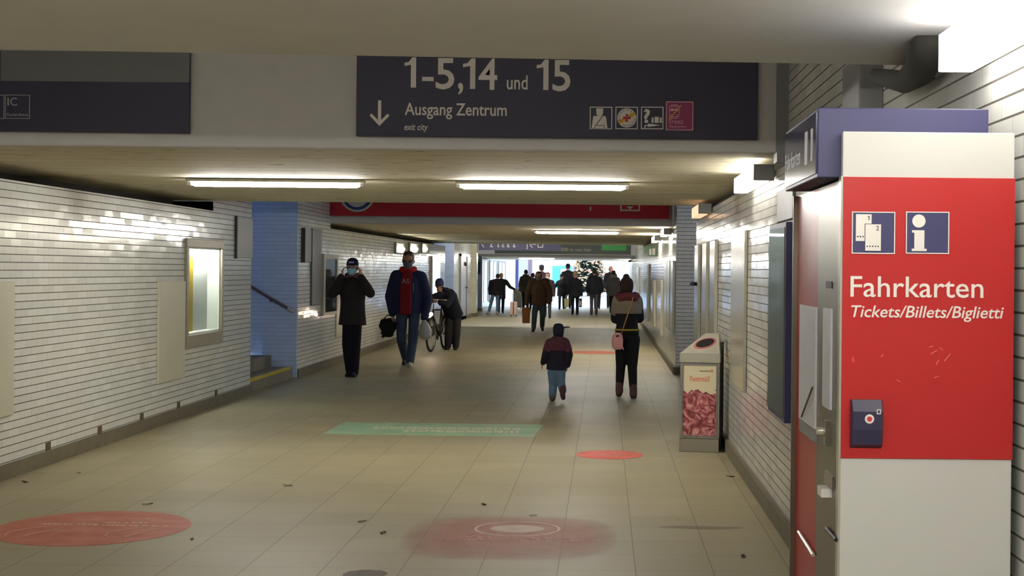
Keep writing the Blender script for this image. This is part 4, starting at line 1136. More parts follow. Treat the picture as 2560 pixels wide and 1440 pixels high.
f.build('foliage', mat('fir_green', rgb(36, 48, 34), rough=0.8, var=0.4), tr)
bulbs = [glow('bulb_' + n, c, s) for n, c, s in (('warm', (1, 0.62, 0.34, 1), 0.75), ('pink', (1, 0.50, 0.42, 1), 0.7), ('gold', (1, 0.72, 0.30, 1), 0.75), ('green', (0.1, 0.9, 0.35, 1), 1.2))]
meshes = []
for m in bulbs:
    meshes.append(MB().ball((0, 0, 0), 0.062, seg=8, n=6).mesh('bulb', m, True))
n = 0
while n < 98:
    z = 0.4 + 3.4 * rnd.random(); rr = 1.42 * (1 - (z - 0.3) / 4.7) + 0.04
    a = rnd.uniform(-math.pi, 0.0)
    o = bpy.data.objects.new('light_bulb', meshes[rnd.choice((0, 0, 0, 1, 1, 2, 2, 2, 0, 1, 2, 3 if n % 3 == 0 else 0))]); COL.objects.link(o)
    o.parent = tr; o.location = (rr * math.cos(a), rr * math.sin(a), z)
    s_ = rnd.uniform(0.7, 1.25); o.scale = (s_ * rnd.uniform(1, 1.9), s_, s_)
    o.rotation_euler = (0, rnd.uniform(-0.8, 0.8), 0)
    n += 1

lf = MB()
for i in range(800):
    z = 0.4 + 3.6 * rnd.random(); rr = 1.42 * (1 - (z - 0.3) / 4.7) * rnd.uniform(.86, 1.03) + 0.03
    a = rnd.uniform(-math.pi, math.pi); L_ = rnd.uniform(.05, .12); t = rnd.uniform(-.7, .7)
    c = Vector((rr * math.cos(a), rr * math.sin(a), z)); d_ = Vector((-math.sin(a) * math.cos(t), math.cos(a) * math.cos(t), math.sin(t))) * L_
    lf.tube([c - d_, c, c + d_], [.014, .036, .014], 5)
tag(lf.build('string_lights', bulbs[2], tr, smooth=True), kind='stuff')
# ------------------------------------------------------------------ people
SKIN = mat('skin', rgb(196, 146, 122), rough=0.55, var=0.06, scale=20)
SKIN2 = mat('skin_tan', rgb(170, 116, 92), rough=0.55, var=0.06, scale=20)
M_EYE = mat('eye', rgb(40, 32, 28), rough=0.15)

def head_rings(s, c, rotm, grow=0.0, z0=0.0, z1=1.0, cut=None, seg=20, extra_top=0.0, backness=0.0):
    """skull outline: rings from chin to crown; front is local -y"""
    prof = [(0.00, .024, -.078, -.040), (0.07, .040, -.088, -.005), (.18, .054, -.091, .040), (.32, .064, -.092, .074), (.48, .072, -.090, .090),
            (.62, .075, -.090, .098), (.76, .072, -.083, .097), (.88, .060, -.064, .084), (.96, .040, -.035, .060), (1.0, .015, -.002, .025)]
    out = []
    for z, w, yf, yb in prof:
        if z < z0 - 1e-6 or z > z1 + 1e-6: continue
        w, yf, yb = w + grow, yf - grow, yb + grow + backness * (1 - z)
        zz = 0.232 * z + (grow * (z * 2 - 1)) + (extra_top if z > 0.8 else 0)
        if cut is not None and z < cut[0]: yf = cut[1] + (z - cut[0]) * cut[2]
        ring = []
        for j in range(seg):
            a = 2 * math.pi * j / seg
            x = w * math.cos(a); y = (yf + yb) / 2 + (yb - yf) / 2 * math.sin(a)
            ring.append(c + rotm @ (Vector((x, y, zz - 0.10)) * s))
        out.append(ring)
    return out

class Fig:
    """figure in local metres: x to the right of the photo, z up, F = +1 faces the camera, -1 faces away"""
    def __init__(s, H, F=1, pose=None, headscale=1.0, build=1.0, head_rot=(0, 0, 0), vox=0.012, headc=None):
        s.H, s.F, s.k, s.vox, s.build_ = H, F, H / 1.75, vox, build
        p = {'hip_a': (-.052, 0, .520), 'hip_b': (.052, 0, .520), 'kne_a': (-.056, .012, .285), 'kne_b': (.056, .012, .285),
             'ank_a': (-.058, -.012, .045), 'ank_b': (.058, -.012, .045), 'toe_a': (-.066, .085, .016), 'toe_b': (.066, .085, .016),
             'sho_a': (-.104, 0, .792), 'sho_b': (.104, 0, .792), 'elb_a': (-.142, -.015, .630), 'elb_b': (.142, -.015, .630),
             'wri_a': (-.146, .035, .487), 'wri_b': (.146, .035, .487), 'nec': (0, 0, .842), 'hea': (0, .012, .918), 'pel': (0, 0, .535), 'che': (0, .0, .73)}
        if pose: p.update(pose)
        s.J = {n: Vector((v[0] * H, -F * v[1] * H, v[2] * H)) for n, v in p.items()}
        s.hs = s.k * headscale
        rx, ry_, rz = head_rot
        s.HR = Matrix.Rotation(rz, 3, 'Z') @ Matrix.Rotation(0 if F > 0 else math.pi, 3, 'Z') @ Matrix.Rotation(ry_, 3, 'Y') @ Matrix.Rotation(rx, 3, 'X')
        s.hc = s.J['hea'] if headc is None else Vector(headc)
    def hd(s, x, y, z):
        return s.hc + s.HR @ (Vector((x, y, z * 0.232 - 0.10)) * s.hs)
    def hand(s, mb, wr, d, palm, curl=0.5, side=1, sc=1.0):
        """palm, five fingers; d = along the hand, palm = direction the palm faces, side = thumb side"""
        d = Vector(d).normalized(); palm = Vector(palm); palm = (palm - d * palm.dot(d)).normalized()
        lat = d.cross(palm) * side; k = s.k * sc
        c0 = wr + d * 0.01 * k; c1 = wr + d * 0.095 * k
        n = 8
        rg = []
        for t, w, th in ((0, .026, .018), (.35, .037, .017), (.8, .042, .014), (1.0, .040, .011)):
            c = c0 + (c1 - c0) * t
            rg.append([c + lat * w * k * math.cos(2 * math.pi * j / n) + palm * th * k * math.sin(2 * math.pi * j / n) for j in range(n)])
        mb.rings(rg)
        for i, (o, L_) in enumerate(((-.031, .066), (-.010, .078), (.011, .073), (.031, .056))):
            a = c1 + lat * (-o) * k - d * 0.006 * k
            d1 = (d * math.cos(curl) + palm * math.sin(curl)).normalized(); d2 = (d * math.cos(curl * 2.3) + palm * math.sin(curl * 2.3)).normalized()
            m_ = a + d1 * L_ * 0.5 * k; e = m_ + d2 * L_ * 0.5 * k
            mb.chain([a, m_, e], [.0095 * k, .0088 * k, .0072 * k], 8)
        a = c0 + d * 0.022 * k + lat * 0.026 * k
        m_ = a + (d * 0.6 + lat * 0.75 + palm * 0.2).normalized() * 0.042 * k
        e = m_ + (d * 0.85 + lat * 0.25 + palm * 0.35).normalized() * 0.032 * k
        mb.chain([a, m_, e], [.013 * k, .0105 * k, .008 * k], 8)
    def body(s, name, skin=SKIN, hands=None, fine=None):
        J, H, k = s.J, s.H, s.k; mb = MB()
        mb.loft([J['pel'] - EZ * .03 * H, J['pel'], (J['pel'] + J['che']) / 2, J['che'], J['nec'] - EZ * .03 * H, J['nec']], [.07 * H, .08 * H, .072 * H, .082 * H, .07 * H, .032 * H], [.05 * H, .055 * H, .05 * H, .056 * H, .04 * H, .03 * H])
        mb.cap(J['nec'] - EZ * .02 * H, s.hd(0, .01, .22), .034 * H, .031 * H)
        mb.rings(head_rings(s.hs, s.hc, s.HR))
        q = s.hs
        mb.cap(s.hd(0, -.089, .52), s.hd(0, -.106, .36), .009 * q, .013 * q, 8)           # nose
        mb.cap(s.hd(-.017, -.094, .345), s.hd(.017, -.094, .345), .008 * q, .008 * q, 8)
        mb.cap(s.hd(-.020, -.089, .205), s.hd(.020, -.089, .205), .0075 * q, .0075 * q, 8)  # lips
        mb.cap(s.hd(-.046, -.078, .57), s.hd(.046, -.078, .57), .011 * q, .011 * q, 8)      # brow
        for sx in (-1, 1):
            mb.cap(s.hd(sx * .076, .006, .36), s.hd(sx * .082, .012, .50), .009 * q, .014 * q, 8)
        for c in 'ab':
            sh = J['sho_' + c]; el = J['elb_' + c]; wr = J['wri_' + c]
            mb.chain([J['nec'] - EZ * .035 * H, sh, el, wr], [.04 * H, .034 * H, .025 * H, .0165 * H])
            hp, kn, an, to = (J[n + c] for n in ('hip_', 'kne_', 'ank_', 'toe_'))
            mb.chain([J['pel'], hp, kn, an], [.05 * H, .046 * H, .030 * H, .021 * H])
            mb.chain([an, an + (to - an) * .4 - EZ * .01 * H, to], [.02 * H, .018 * H, .012 * H])
            hh = (hands or {}).get(c)
            fore = (wr - el).normalized()
            if hh is None: hh = dict(d=fore, palm=Vector((1 if c == 'a' else -1, 0, 0)), curl=0.35)
            sd = hh.get('side', (1 if (c == 'a') else -1) * s.F * -1)
            if not hh.get('hide'): s.hand(mb, wr, hh.get('d', fore), hh.get('palm', (1, 0, 0)), hh.get('curl', .5), sd, hh.get('sc', 1.0))
        o = mb.fuse(name, skin, fine or s.vox, smooth_it=2)
        s.root = o
        if s.F > 0:
            for sx in (-1, 1):
                MB().ball(s.hd(sx * .031, -.0895, .485), .012 * q, .007 * q, .007 * q, 10, 6).build('eye', M_EYE, o, smooth=True)
        return o
    def jacket(s, m, hem=.50, fat=1.0, name='jacket', slv=1.0, collar=.85, hemw=.105, cuffs=True, waist=.098, armless=False, flare=None, extra=None):
        J, H = s.J, s.H; mb = MB()
        pel, che, nec = J['pel'], J['che'], J['nec']
        up = (che - pel).normalized()
        hz = pel + (pel - che).normalized() * (J['pel'].z - hem * H if up.z > .8 else .03 * H)
        mid = pel + (che - pel) * .5
        sh = (J['sho_a'] + J['sho_b']) / 2
        cs = [hz, hz + (pel - hz) * .5, pel + up * .01, mid, che, che + (nec - che) * .5, che + (nec - che) * .78, nec + up * .004 * H, nec + up * .028 * H]
        cs = [cs[0]] + [c for i, c in enumerate(cs[1:], 1)]
        rx = [hemw, (hemw + .1) / 2 + .002, .102, waist, .106, .098, .072, .047, .044]
        ry = [.074, .076, .076, .070, .078, .066, .052, .044, .044]
        f = fat * H
        mb.loft(cs, [r * f for r in rx[:7]] + [r * H * (0.6 + .4 * fat) for r in rx[7:]], [r * f for r in ry[:7]] + [r * H for r in ry[7:]], 20)
        if not armless:
            for c in 'ab':
                e_, w_ = J['elb_' + c], J['wri_' + c]
                mb.chain([nec + (sh - nec) * .55 + (J['sho_' + c] - sh) * .35, J['sho_' + c], J['sho_' + c] + (e_ - J['sho_' + c]) * .5, e_, w_ + (e_ - w_).normalized() * .012 * H],
                         [.044 * H, .043 * H * slv, .043 * H * slv, .038 * H * slv, .028 * H * slv])
        if extra: extra(mb)
        return mb.fuse(name, m, s.vox, s.root, 3)
    def trousers(s, m, name='trousers', th=.056, kn=.041, an=.033, top=.56):
        J, H = s.J, s.H; mb = MB()
        mb.loft([J['pel'] - EZ * .03 * H, J['pel'], J['pel'] + (J['che'] - J['pel']).normalized() * (top - .53) * H], [.088 * H, .092 * H, .088 * H], [.064 * H, .066 * H, .062 * H], 16)
        for c in 'ab':
            hp, k_, a_ = J['hip_' + c], J['kne_' + c], J['ank_' + c]
            mb.chain([hp, hp + (k_ - hp) * .5, k_, k_ + (a_ - k_) * .6, a_ + (k_ - a_).normalized() * .004 * H], [th * H, (th + kn) * .5 * H, kn * H, (kn + an) * .5 * H, an * H])
        return mb.fuse(name, m, s.vox, s.root, 3)
    def shoes(s, m, sole=None, high=.03, w=.026, name='shoe'):
        for c in 'ab':
            mm = m[0 if c == 'a' else 1] if isinstance(m, tuple) else m
            an, to = s.J['ank_' + c], s.J['toe_' + c]; H = s.H; mb = MB()
            fwd = (to - an); 
            up = Vector((0, 0, 1))
            hl = an - fwd.normalized() * .02 * H
            flat = fwd.normalized()
            dn = (up - flat * up.dot(flat)).normalized() * -1
            base = an + dn * .022 * H
            mb.cap(an + up * high * H if high > .02 else an, an + dn * .01 * H, w * 1.15 * H, w * 1.2 * H, 12)
            mb.cap(hl + dn * .018 * H, an + fwd * .5 + dn * .016 * H, w * .95 * H, w * H, 12)
            mb.cap(an + fwd * .5 + dn * .014 * H, to, w * H, w * .8 * H, 12)
            o = mb.fuse(name, mm, max(.008, s.vox * .8), s.root, 2)
    def hair(s, m, low=.42, cut=-.045, grow=.012, back=0.0, top=0.0, long=None, bun=False, name='hair'):
        mb = MB()
        rg = head_rings(s.hs, s.hc, s.HR, grow, 0.0 if low < .2 else low - .12, 1.0, (.80, cut, .10), 20, top, back)
        mb.rings(rg)
        if long:
            q = s.hs
            mb.loft([s.hd(0, .05, .75), s.hd(0, .07, .35), s.hd(0, .065, .0), s.hd(0, .06, long)], [.07 * q, .085 * q, .08 * q, .055 * q], [.05 * q, .04 * q, .035 * q, .02 * q], 14)
        if bun: mb.ball(s.hd(.005, .03, 1.08), .046 * s.hs, seg=12, n=8)
        return mb.fuse(name, m, .009 if s.vox < .014 else .014, s.root, 2)
    def cap(s, m, brim=True, name='cap', m2=None, grow=.016, tilt=0.0):
        mb = MB(); mb.rings(head_rings(s.hs, s.hc, s.HR, grow, .60, 1.0, None, 20, .006))
        o = mb.fuse(name, m, .009, s.root, 2)
        if brim:
            b = MB(); rg = []
            q = s.hs
            for t, z in ((0, .0), (1, -.012)):
                rg.append([s.hd(x * .082, -.07 - .075 * math.sqrt(max(0, 1 - x * x)) * (1), .655) + s.HR @ Vector((0, 0, z * q)) for x in [i / 7 - 1 for i in range(15)]])
            b.rings(rg, closed=True, caps=True); b.build('brim', m2 or m, o)
        return o
    def mask(s, m, name='face_mask'):
        mb = MB(); q = s.hs
        rg = []
        for z, w, yf in ((.00, .030, -.096), (.09, .050, -.104), (.20, .062, -.108), (.30, .068, -.114), (.38, .066, -.116), (.43, .060, -.104)):
            rg.append([s.hd(w * math.sin(t), -.02 + (yf + .02) * math.cos(t) ** 0.7 if math.cos(t) > 0 else -.02, z) for t in [(-1 + 2 * i / 12) * 1.45 for i in range(13)]])
        mb.rings(rg, closed=False, caps=False)
        o = mb.build(name, m, s.root, smooth=True)
        md = o.modifiers.new('thick', 'SOLIDIFY'); md.thickness = .003; md.offset = 1
        st = MB()
        for sx in (-1, 1):
            for z in (.12, .38):
                st.tube([s.hd(sx * .064, -.045, z), s.hd(sx * .083, -.002, .44)], .0016 * q, 5)
        st.build('ear_loop', m, o)
        return o
    def scarf(s, m, r=.060, t=.026, name='scarf', dz=0.0):
        H = s.H; mb = MB(); c = s.J['nec'] + EZ * (.012 + dz) * H; n = 20
        pts = [c + Vector((r * H * math.cos(2 * math.pi * i / n), r * .85 * H * math.sin(2 * math.pi * i / n), .008 * H * math.sin(6 * math.pi * i / n))) for i in range(n + 1)]
        mb.tube(pts, t * H, 10)
        return mb.fuse(name, m, s.vox, s.root, 2)
    def put(s, P, label, rz=0.0):
        o = s.root; o.location = P; o.rotation_euler = (0, 0, rz)
        return tag(o, label, 'person')

def img(px0, pyf, mpp, H):
    """returns f(px, py, fwd) -> pose fractions, from photo pixels around a person whose feet stand at (px0, pyf)"""
    def f(px, py, fwd=0.0): return ((px - px0) * mpp / H, fwd, (pyf - py) * mpp / H)
    return f

HAIR_D = mat('dark_hair', rgb(44, 34, 30), rough=0.6, var=0.3, scale=60)
HAIR_B = mat('blond_hair', rgb(176, 140, 96), rough=0.6, var=0.2, scale=60)
HAIR_G = mat('grey_hair', rgb(124, 112, 102), rough=0.6, var=0.2, scale=60)
JEAN = cloth('blue_jeans', 62, 74, 96); JEAN_L = cloth('light_jeans', 92, 116, 138); BLACKC = cloth('black_cloth', 30, 29, 32)
NAVYC = cloth('navy_cloth', 36, 40, 60)

# 1 -- person in a cap, adjusting the mask, hands beside the head
P = FL(880, 941); mpp = P.y / FPX; H = 1.765; I = img(880, 941, mpp, H)
f1 = Fig(H, 1, {'sho_a': I(856, 708), 'sho_b': I(904, 706), 'elb_a': I(832, 734, .05), 'elb_b': I(926, 732, .05), 'wri_a': I(856, 690, .075), 'wri_b': I(903, 690, .075),
               'hip_a': I(870, 790), 'hip_b': I(890, 790), 'kne_a': I(868, 862, .02), 'kne_b': I(889, 862, .01), 'ank_a': I(873, 929, -.03), 'ank_b': I(886, 931, 0),
               'toe_a': I(871, 937, .05), 'toe_b': I(887, 938.5, .085), 'hea': (0, .03, .915)}, vox=.011)
f1.body('person', hands={'a': dict(d=(.1, .25, 1), palm=(1, .4, 0), curl=.45, side=1), 'b': dict(d=(-.1, .25, 1), palm=(-1, .4, 0), curl=.45, side=-1)}, fine=.007)
f1.jacket(cloth('brown_black_coat', 46, 39, 38), hem=.435, fat=1.06, name='coat', slv=1.1, hemw=.112)
f1.trousers(cloth('black_trousers', 26, 24, 30), th=.052, kn=.043, an=.036); f1.shoes(BLACKC)
f1.hair(HAIR_D, long=.0)
cp = f1.cap(cloth('navy_cap', 34, 34, 60)); f1.mask(mat('teal_mask', rgb(150, 200, 206), rough=0.7))
MB().loft([f1.hd(-.04, -.098, .80), f1.hd(0, -.108, .80), f1.hd(.04, -.098, .80)], [.012, .014, .012], [.004, .004, .004], 8, lat=(0, 0, 1)).build('front_badge', mat('cap_grey_badge', rgb(170, 170, 182)), cp)
f1.scarf(cloth('mauve_collar', 120, 84, 92), r=.052, t=.020)
f1.put(P, 'person in a dark cap and teal mask with both hands raised to the ears')

# 2 -- tall man in a blue jacket over a red sweatshirt
P = FL(1018, 914); mpp = P.y / FPX; H = 1.87; I = img(1018, 914, mpp, H)
f2 = Fig(H, 1, {'sho_a': I(988, 690), 'sho_b': I(1051, 692), 'elb_a': I(972, 742, -.03), 'elb_b': I(1067, 748, -.02), 'wri_a': I(981, 787, .02), 'wri_b': I(1061, 797, .05),
               'hip_a': I(1003, 782), 'hip_b': I(1035, 782), 'kne_a': I(1004, 850, .03), 'kne_b': I(1034, 848, .06), 'ank_a': I(1010, 896, -.11), 'ank_b': I(1029, 902, .10),
               'toe_a': I(1008, 910, -.045), 'toe_b': I(1031, 911, .18), 'hea': (0.004, .02, .925), 'nec': (0, 0, .845)}, headscale=1.08, build=1.1, vox=.011)
f2.body('person', SKIN2, hands={'a': dict(d=(.1, 0, -1), palm=(1, 0, 0), curl=.9), 'b': dict(d=(-.05, -.2, -1), palm=(-1, 0, 0), curl=.9)}, fine=.007)
f2.jacket(cloth('blue_jacket', 40, 46, 76), hem=.47, fat=1.16, slv=1.22, hemw=.110, waist=.112)
# the sweatshirt shows in the open front
H_ = H
sw = MB(); sw.loft([Vector((-.016, -.118, .458 * H_)), Vector((-.016, -.122, .52 * H_)), Vector((-.014, -.124, .58 * H_)), Vector((-.014, -.119, .66 * H_)), Vector((-.01, -.120, .735 * H_)), Vector((0, -.090, .80 * H_)), Vector((0, -.055, .85 * H_))],
                  [.098, .10, .10, .10, .10, .095, .07], [.055, .055, .055, .055, .057, .06, .05], 16, power=.6)
f2s = sw.fuse('sweatshirt', cloth('red_sweatshirt', 122, 28, 36), .012, f2.root, 3)
lettering('chest_letters', 'AS', (-.08, -.180, .735 * H_), EX, EZ, .125, .075, mat('grey_chest_print', rgb(150, 130, 134)), f2s, weight=.01)
f2.scarf(cloth('red_hood', 170, 40, 44), r=.058, t=.024, name='hood')
f2.trousers(JEAN, th=.053, kn=.043, an=.037)
f2.shoes((cloth('grey_shoe', 66, 66, 68), cloth('white_shoe', 170, 164, 150)), w=.026)
f2.hair(HAIR_D, cut=-.06, top=.012); f2.mask(mat('slate_mask', rgb(92, 92, 112), rough=0.8))
MB().box(.115, .121, -.215, -.20, .66 * H_, .735 * H_).build('zip', mat('pale_zip', rgb(170, 168, 150)), f2.root)
f2.put(P, 'tall man in a blue jacket over a red sweatshirt carrying two bags')
P2, m2 = P, mpp
# his bags
b = empty('sports_bag', (P2.x + (966 - 1018) * m2, P2.y + .02, .60), 'black shaggy shoulder bag at the hip of the tall man in the blue jacket', 'bag')
f = MB(); f.loft([(-.10, 0, 0), (-.07, 0, .02), (0.05, 0, .03), (.13, 0, .02), (.15, 0, .0)], [.07, .15, .165, .15, .07], [.05, .10, .11, .10, .05], 14, lat=(0, 0, 1), power=.75)
rnd = random.Random(5)
for i in range(70):
    a = rnd.uniform(0, 6.28); r_ = rnd.uniform(.11, .145)
    f.ball((rnd.uniform(-.07, .11), .09 * math.cos(a), .02 + r_ * math.sin(a)), rnd.uniform(.018, .03), seg=6, n=5)
f.fuse('body', cloth('shaggy_black', 26, 26, 27), .010, b, 1)
MB().tube([(-.06, 0, .16), (0.0, 0, .235), (.085, 0, .225), (.12, 0, .16)], .010, 8).build('handle', BLACKC, b, smooth=True)
b = empty('plastic_bag', (P2.x + (1064 - 1018) * m2, P2.y - .12, .44), 'white plastic carrier bag hanging from the hand of the tall man in the blue jacket', 'bag')
f = MB(); f.loft([(.02, 0, 0), (.015, 0, .05), (.01, 0, .15), (-.01, 0, .25), (-.02, 0, .33)], [.05, .095, .10, .075, .025], [.03, .065, .07, .05, .02], 14)
f.fuse('body', mat('white_plastic', rgb(176, 174, 170), rough=0.4, var=.1), .010, b, 2)
MB().tube([(-.02, 0, .32), (-.035, 0, .38), (-.03, 0, .42)], .008, 6).tube([(-.02, 0, .32), (-.01, 0, .38), (-.03, 0, .42)], .008, 6).build('handle', mat('white_plastic', rgb(176, 174, 170)), b)

# 3 -- cyclist leaning on the handlebar
P = FL(1129, 874); mpp = P.y / FPX; H = 1.68; I = img(1129, 874, mpp, H)
f3 = Fig(H, 1, {'hip_a': I(1123, 790, -.03), 'hip_b': I(1141, 790, -.03), 'kne_a': I(1121, 832, .0), 'kne_b': I(1141, 832, -.01), 'ank_a': I(1119, 866, -.02), 'ank_b': I(1139, 866, -.02),
               'toe_a': I(1117, 872, .07), 'toe_b': I(1139, 872, .07), 'pel': I(1132, 785, -.03), 'che': I(1121, 742, .15), 'nec': I(1111, 727, .20), 'hea': I(1104, 714.5, .27),
               'sho_a': I(1103, 738, .22), 'sho_b': I(1132, 736, .20), 'elb_a': I(1084, 745, .22), 'elb_b': I(1122, 762, .28), 'wri_a': I(1091, 752, .28), 'wri_b': I(1103, 753, .30)}, vox=.012, head_rot=(R(18), 0, R(-8)))
f3.body('person', SKIN2, hands={'a': dict(d=(.9, -.3, 0), palm=(0, 0, -1), curl=.8), 'b': dict(d=(-.9, -.3, 0), palm=(0, 0, -1), curl=.8)}, fine=.009)
f3.jacket(cloth('dark_parka', 30, 32, 46), hem=.44, fat=1.12, slv=1.1, name='parka')
f3.trousers(cloth('dark_trousers', 44, 42, 46), th=.056, kn=.048, an=.040); f3.shoes(BLACKC)
f3.scarf(cloth('dark_parka', 30, 32, 46), r=.052, t=.024, name='collar'); f3.hair(HAIR_D); f3.cap(cloth('blue_cap', 50, 60, 100))
f3.put(P, 'cyclist in a blue cap and dark parka leaning over the handlebar of a bicycle')

# the bicycle
qf, qr = FL(1077, 880), FL(1106, 874)
qf = Vector((qf.x, qf.y, 0)); dirb = Vector((qf.x - qr.x, qf.y - qr.y, 0)); dirb.normalize()
mid = qf - dirb * .52
bk = empty('bicycle', mid, 'dark bicycle with a lit headlamp standing beside the cyclist in the blue cap', 'bicycle')
fw, up = dirb, EZ; sd = Vector((fw.y, -fw.x, 0)); WR = .335
def BP(a, z, s_=0.0): return fw * a + up * z + sd * s_
def wheel(a):
    w = MB(); n = 40
    w.tube([BP(a + (WR - .02) * math.cos(2 * math.pi * i / n), WR + (WR - .02) * math.sin(2 * math.pi * i / n)) for i in range(n + 1)], .022, 8)
    o = w.build('wheel', M_BLACK, bk, smooth=True)
    r = MB(); r.tube([BP(a + (WR - .05) * math.cos(2 * math.pi * i / n), WR + (WR - .05) * math.sin(2 * math.pi * i / n)) for i in range(n + 1)], .012, 6); r.build('rim', M_STEEL, o, smooth=True)
    sp = MB()
    for i in range(16):
        t = 2 * math.pi * i / 16; sp.tube([BP(a, WR, .02 * (-1) ** i), BP(a + (WR - .05) * math.cos(t), WR + (WR - .05) * math.sin(t))], .0016, 4)
    sp.build('spokes', M_STEEL, o)
    MB().tube([BP(a, WR, -.05), BP(a, WR, .05)], .018, 8).build('hub', M_STEEL, o)
    g = MB(); g.rings([[BP(a + (WR + .03) * math.cos(t) , WR + (WR + .03) * math.sin(t), s_) for t in [R(20 + 8 * i) for i in range(20)]] for s_ in (-.025, .025)], closed=False, caps=False)
    ob = g.build('mudguard', M_BLACK, bk); md = ob.modifiers.new('s', 'SOLIDIFY'); md.thickness = .003
wheel(.52); wheel(-.52)
M_BIKE = mat('bike_frame_paint', rgb(34, 34, 40), rough=0.35)
fr = MB()
BB, ST, HT, HB = BP(-.08, .29), BP(-.22, .80), BP(.36, .82), BP(.39, .66)
for a_, b_, r_ in ((BB, ST, .016), (ST, HT, .016), (BB, HB, .019), (HT, HB, .020), (BP(-.52, WR, .05), BB, .010), (BP(-.52, WR, -.05), BB, .010), (BP(-.52, WR, .05), ST, .009), (BP(-.52, WR, -.05), ST, .009)):
    fr.tube([a_, b_], r_, 8)
fr.build('frame', M_BIKE, bk, smooth=True)
fk = MB()
for s_ in (-.05, .05): fk.tube([HB, BP(.41, .60, s_), BP(.52, WR, s_)], .013, 8)
fk.build('fork', M_BIKE, bk, smooth=True)
MB().tube([HT, BP(.345, 1.02)], .014, 8).tube([BP(.34, 1.0, -.29), BP(.36, 1.02, -.15), BP(.40, 1.02, 0), BP(.36, 1.02, .15), BP(.34, 1.0, .29)], .013, 8).build('handlebar', M_STEEL, bk, smooth=True)
for s_ in (-1, 1): MB().tube([BP(.345, 1.005, s_ * .20), BP(.335, 1.0, s_ * .31)], .018, 8).build('grip', M_BLACK, bk, smooth=True)
MB().loft([BP(-.36, .90), BP(-.28, .915), BP(-.10, .905)], [.08, .07, .02], [.03, .028, .02], 12, lat=sd).tube([ST, BP(-.24, .90)], .013, 8).build('saddle', M_BLACK, bk, smooth=True)
MB().tube([BP(-.08, .29, .03), BP(-.08, .29, .036)], .09, 20).tube([BP(-.08, .29, .05), BP(.03, .17, .06)], .010, 6).tube([BP(-.08, .29, -.05), BP(-.19, .41, -.06)], .010, 6).box(-.01, .01, -.01, .01, .28, .30).build('crank', M_STEEL, bk)
lampc = BP(.50, .735)
lo = MB().tube([lampc - fw * .05, lampc + fw * .02], [.025, .042], 12).build('headlamp', M_BLACK, bk, smooth=True)
MB().ball(lampc + fw * .025, .036, seg=12, n=8).build('lamp_lens', glow('headlamp_light', (1.0, 0.74, 0.52, 1), 130.0), lo, smooth=True)

# 4 -- brown coat man walking towards the camera with a paper bag
P = FL(1347, 829); mpp = P.y / FPX; H = 1.56; I = img(1347, 829, mpp, H)
f4 = Fig(H, 1, {'sho_a': I(1329, 703), 'sho_b': I(1364, 703), 'elb_a': I(1318, 735, -.03), 'elb_b': I(1374, 735, -.02), 'wri_a': I(1316, 762, .03), 'wri_b': I(1371, 758, .06),
               'kne_a': I(1336, 792, .06), 'kne_b': I(1356, 790, .03), 'ank_a': I(1335, 819, .12), 'ank_b': I(1355, 816, -.06), 'toe_a': I(1333, 827, .20), 'toe_b': I(1357, 825, .02), 'hea': (-.01, .02, .92)}, headscale=1.12, vox=.014)
f4.body('person', SKIN2); f4.jacket(cloth('brown_coat', 84, 64, 50), hem=.44, fat=1.24, slv=1.25, name='coat'); f4.trousers(cloth('slate_jeans', 66, 74, 84), th=.060, kn=.048, an=.040); f4.shoes(BLACKC)
f4.hair(cloth('brown_short_hair', 84, 56, 40), cut=-.05); f4.mask(mat('grey_beard_mask', rgb(120, 110, 112), rough=.9))
f4.put(P, 'man in a brown coat walking towards the camera with a brown paper bag')
b = empty('paper_bag', (P.x + (1315 - 1347) * mpp, P.y + .0, (829 - 808) * mpp), 'brown paper bag in the hand of the man in the brown coat', 'bag')
f = MB(); f.hexa([(-.095, -.06, 0), (.095, -.06, 0), (.095, .06, 0), (-.095, .06, 0), (-.11, -.06, .41), (.11, -.06, .41), (.11, .05, .41), (-.11, .05, .41)])
f.build('body', mat('kraft_paper', rgb(150, 96, 52), rough=.8), b)
MB().tube([(-.05, 0, .40), (-.04, 0, .47), (.04, 0, .47), (.05, 0, .40)], .006, 6).build('handle', mat('kraft_paper', rgb(150, 96, 52)), b)

# 5 -- woman with the pink handbag, seen from behind
P = FL(1566, 995); mpp = P.y / FPX; H = 1.52; I = img(1566, 995, mpp, H)
f5 = Fig(H, -1, {'sho_a': I(1544, 752), 'sho_b': I(1588, 752), 'elb_a': I(1537, 797, .03), 'elb_b': I(1596, 795, .04), 'wri_a': I(1553, 800, .15), 'wri_b': I(1581, 780, .17),
                'hip_a': I(1553, 848), 'hip_b': I(1581, 848), 'kne_a': I(1551, 915, .02), 'kne_b': I(1580, 918, .0), 'ank_a': I(1548, 976, .0), 'ank_b': I(1583, 982, -.03),
                'toe_a': I(1546, 987, .085), 'toe_b': I(1585, 993, .06), 'hea': (-.008, .01, .915), 'pel': I(1566, 838), 'che': I(1566, 775)}, headscale=1.12, vox=.011)
f5.body('person', fine=.008, hands={'a': dict(d=(.5, .8, .2), palm=(1, 0, .3), curl=.6), 'b': dict(d=(-.5, .8, .2), palm=(-1, 0, .3), curl=.6)})
f5.jacket(BLACKC, hem=.56, fat=1.02, name='jacket', slv=1.15, waist=.086, hemw=.092)
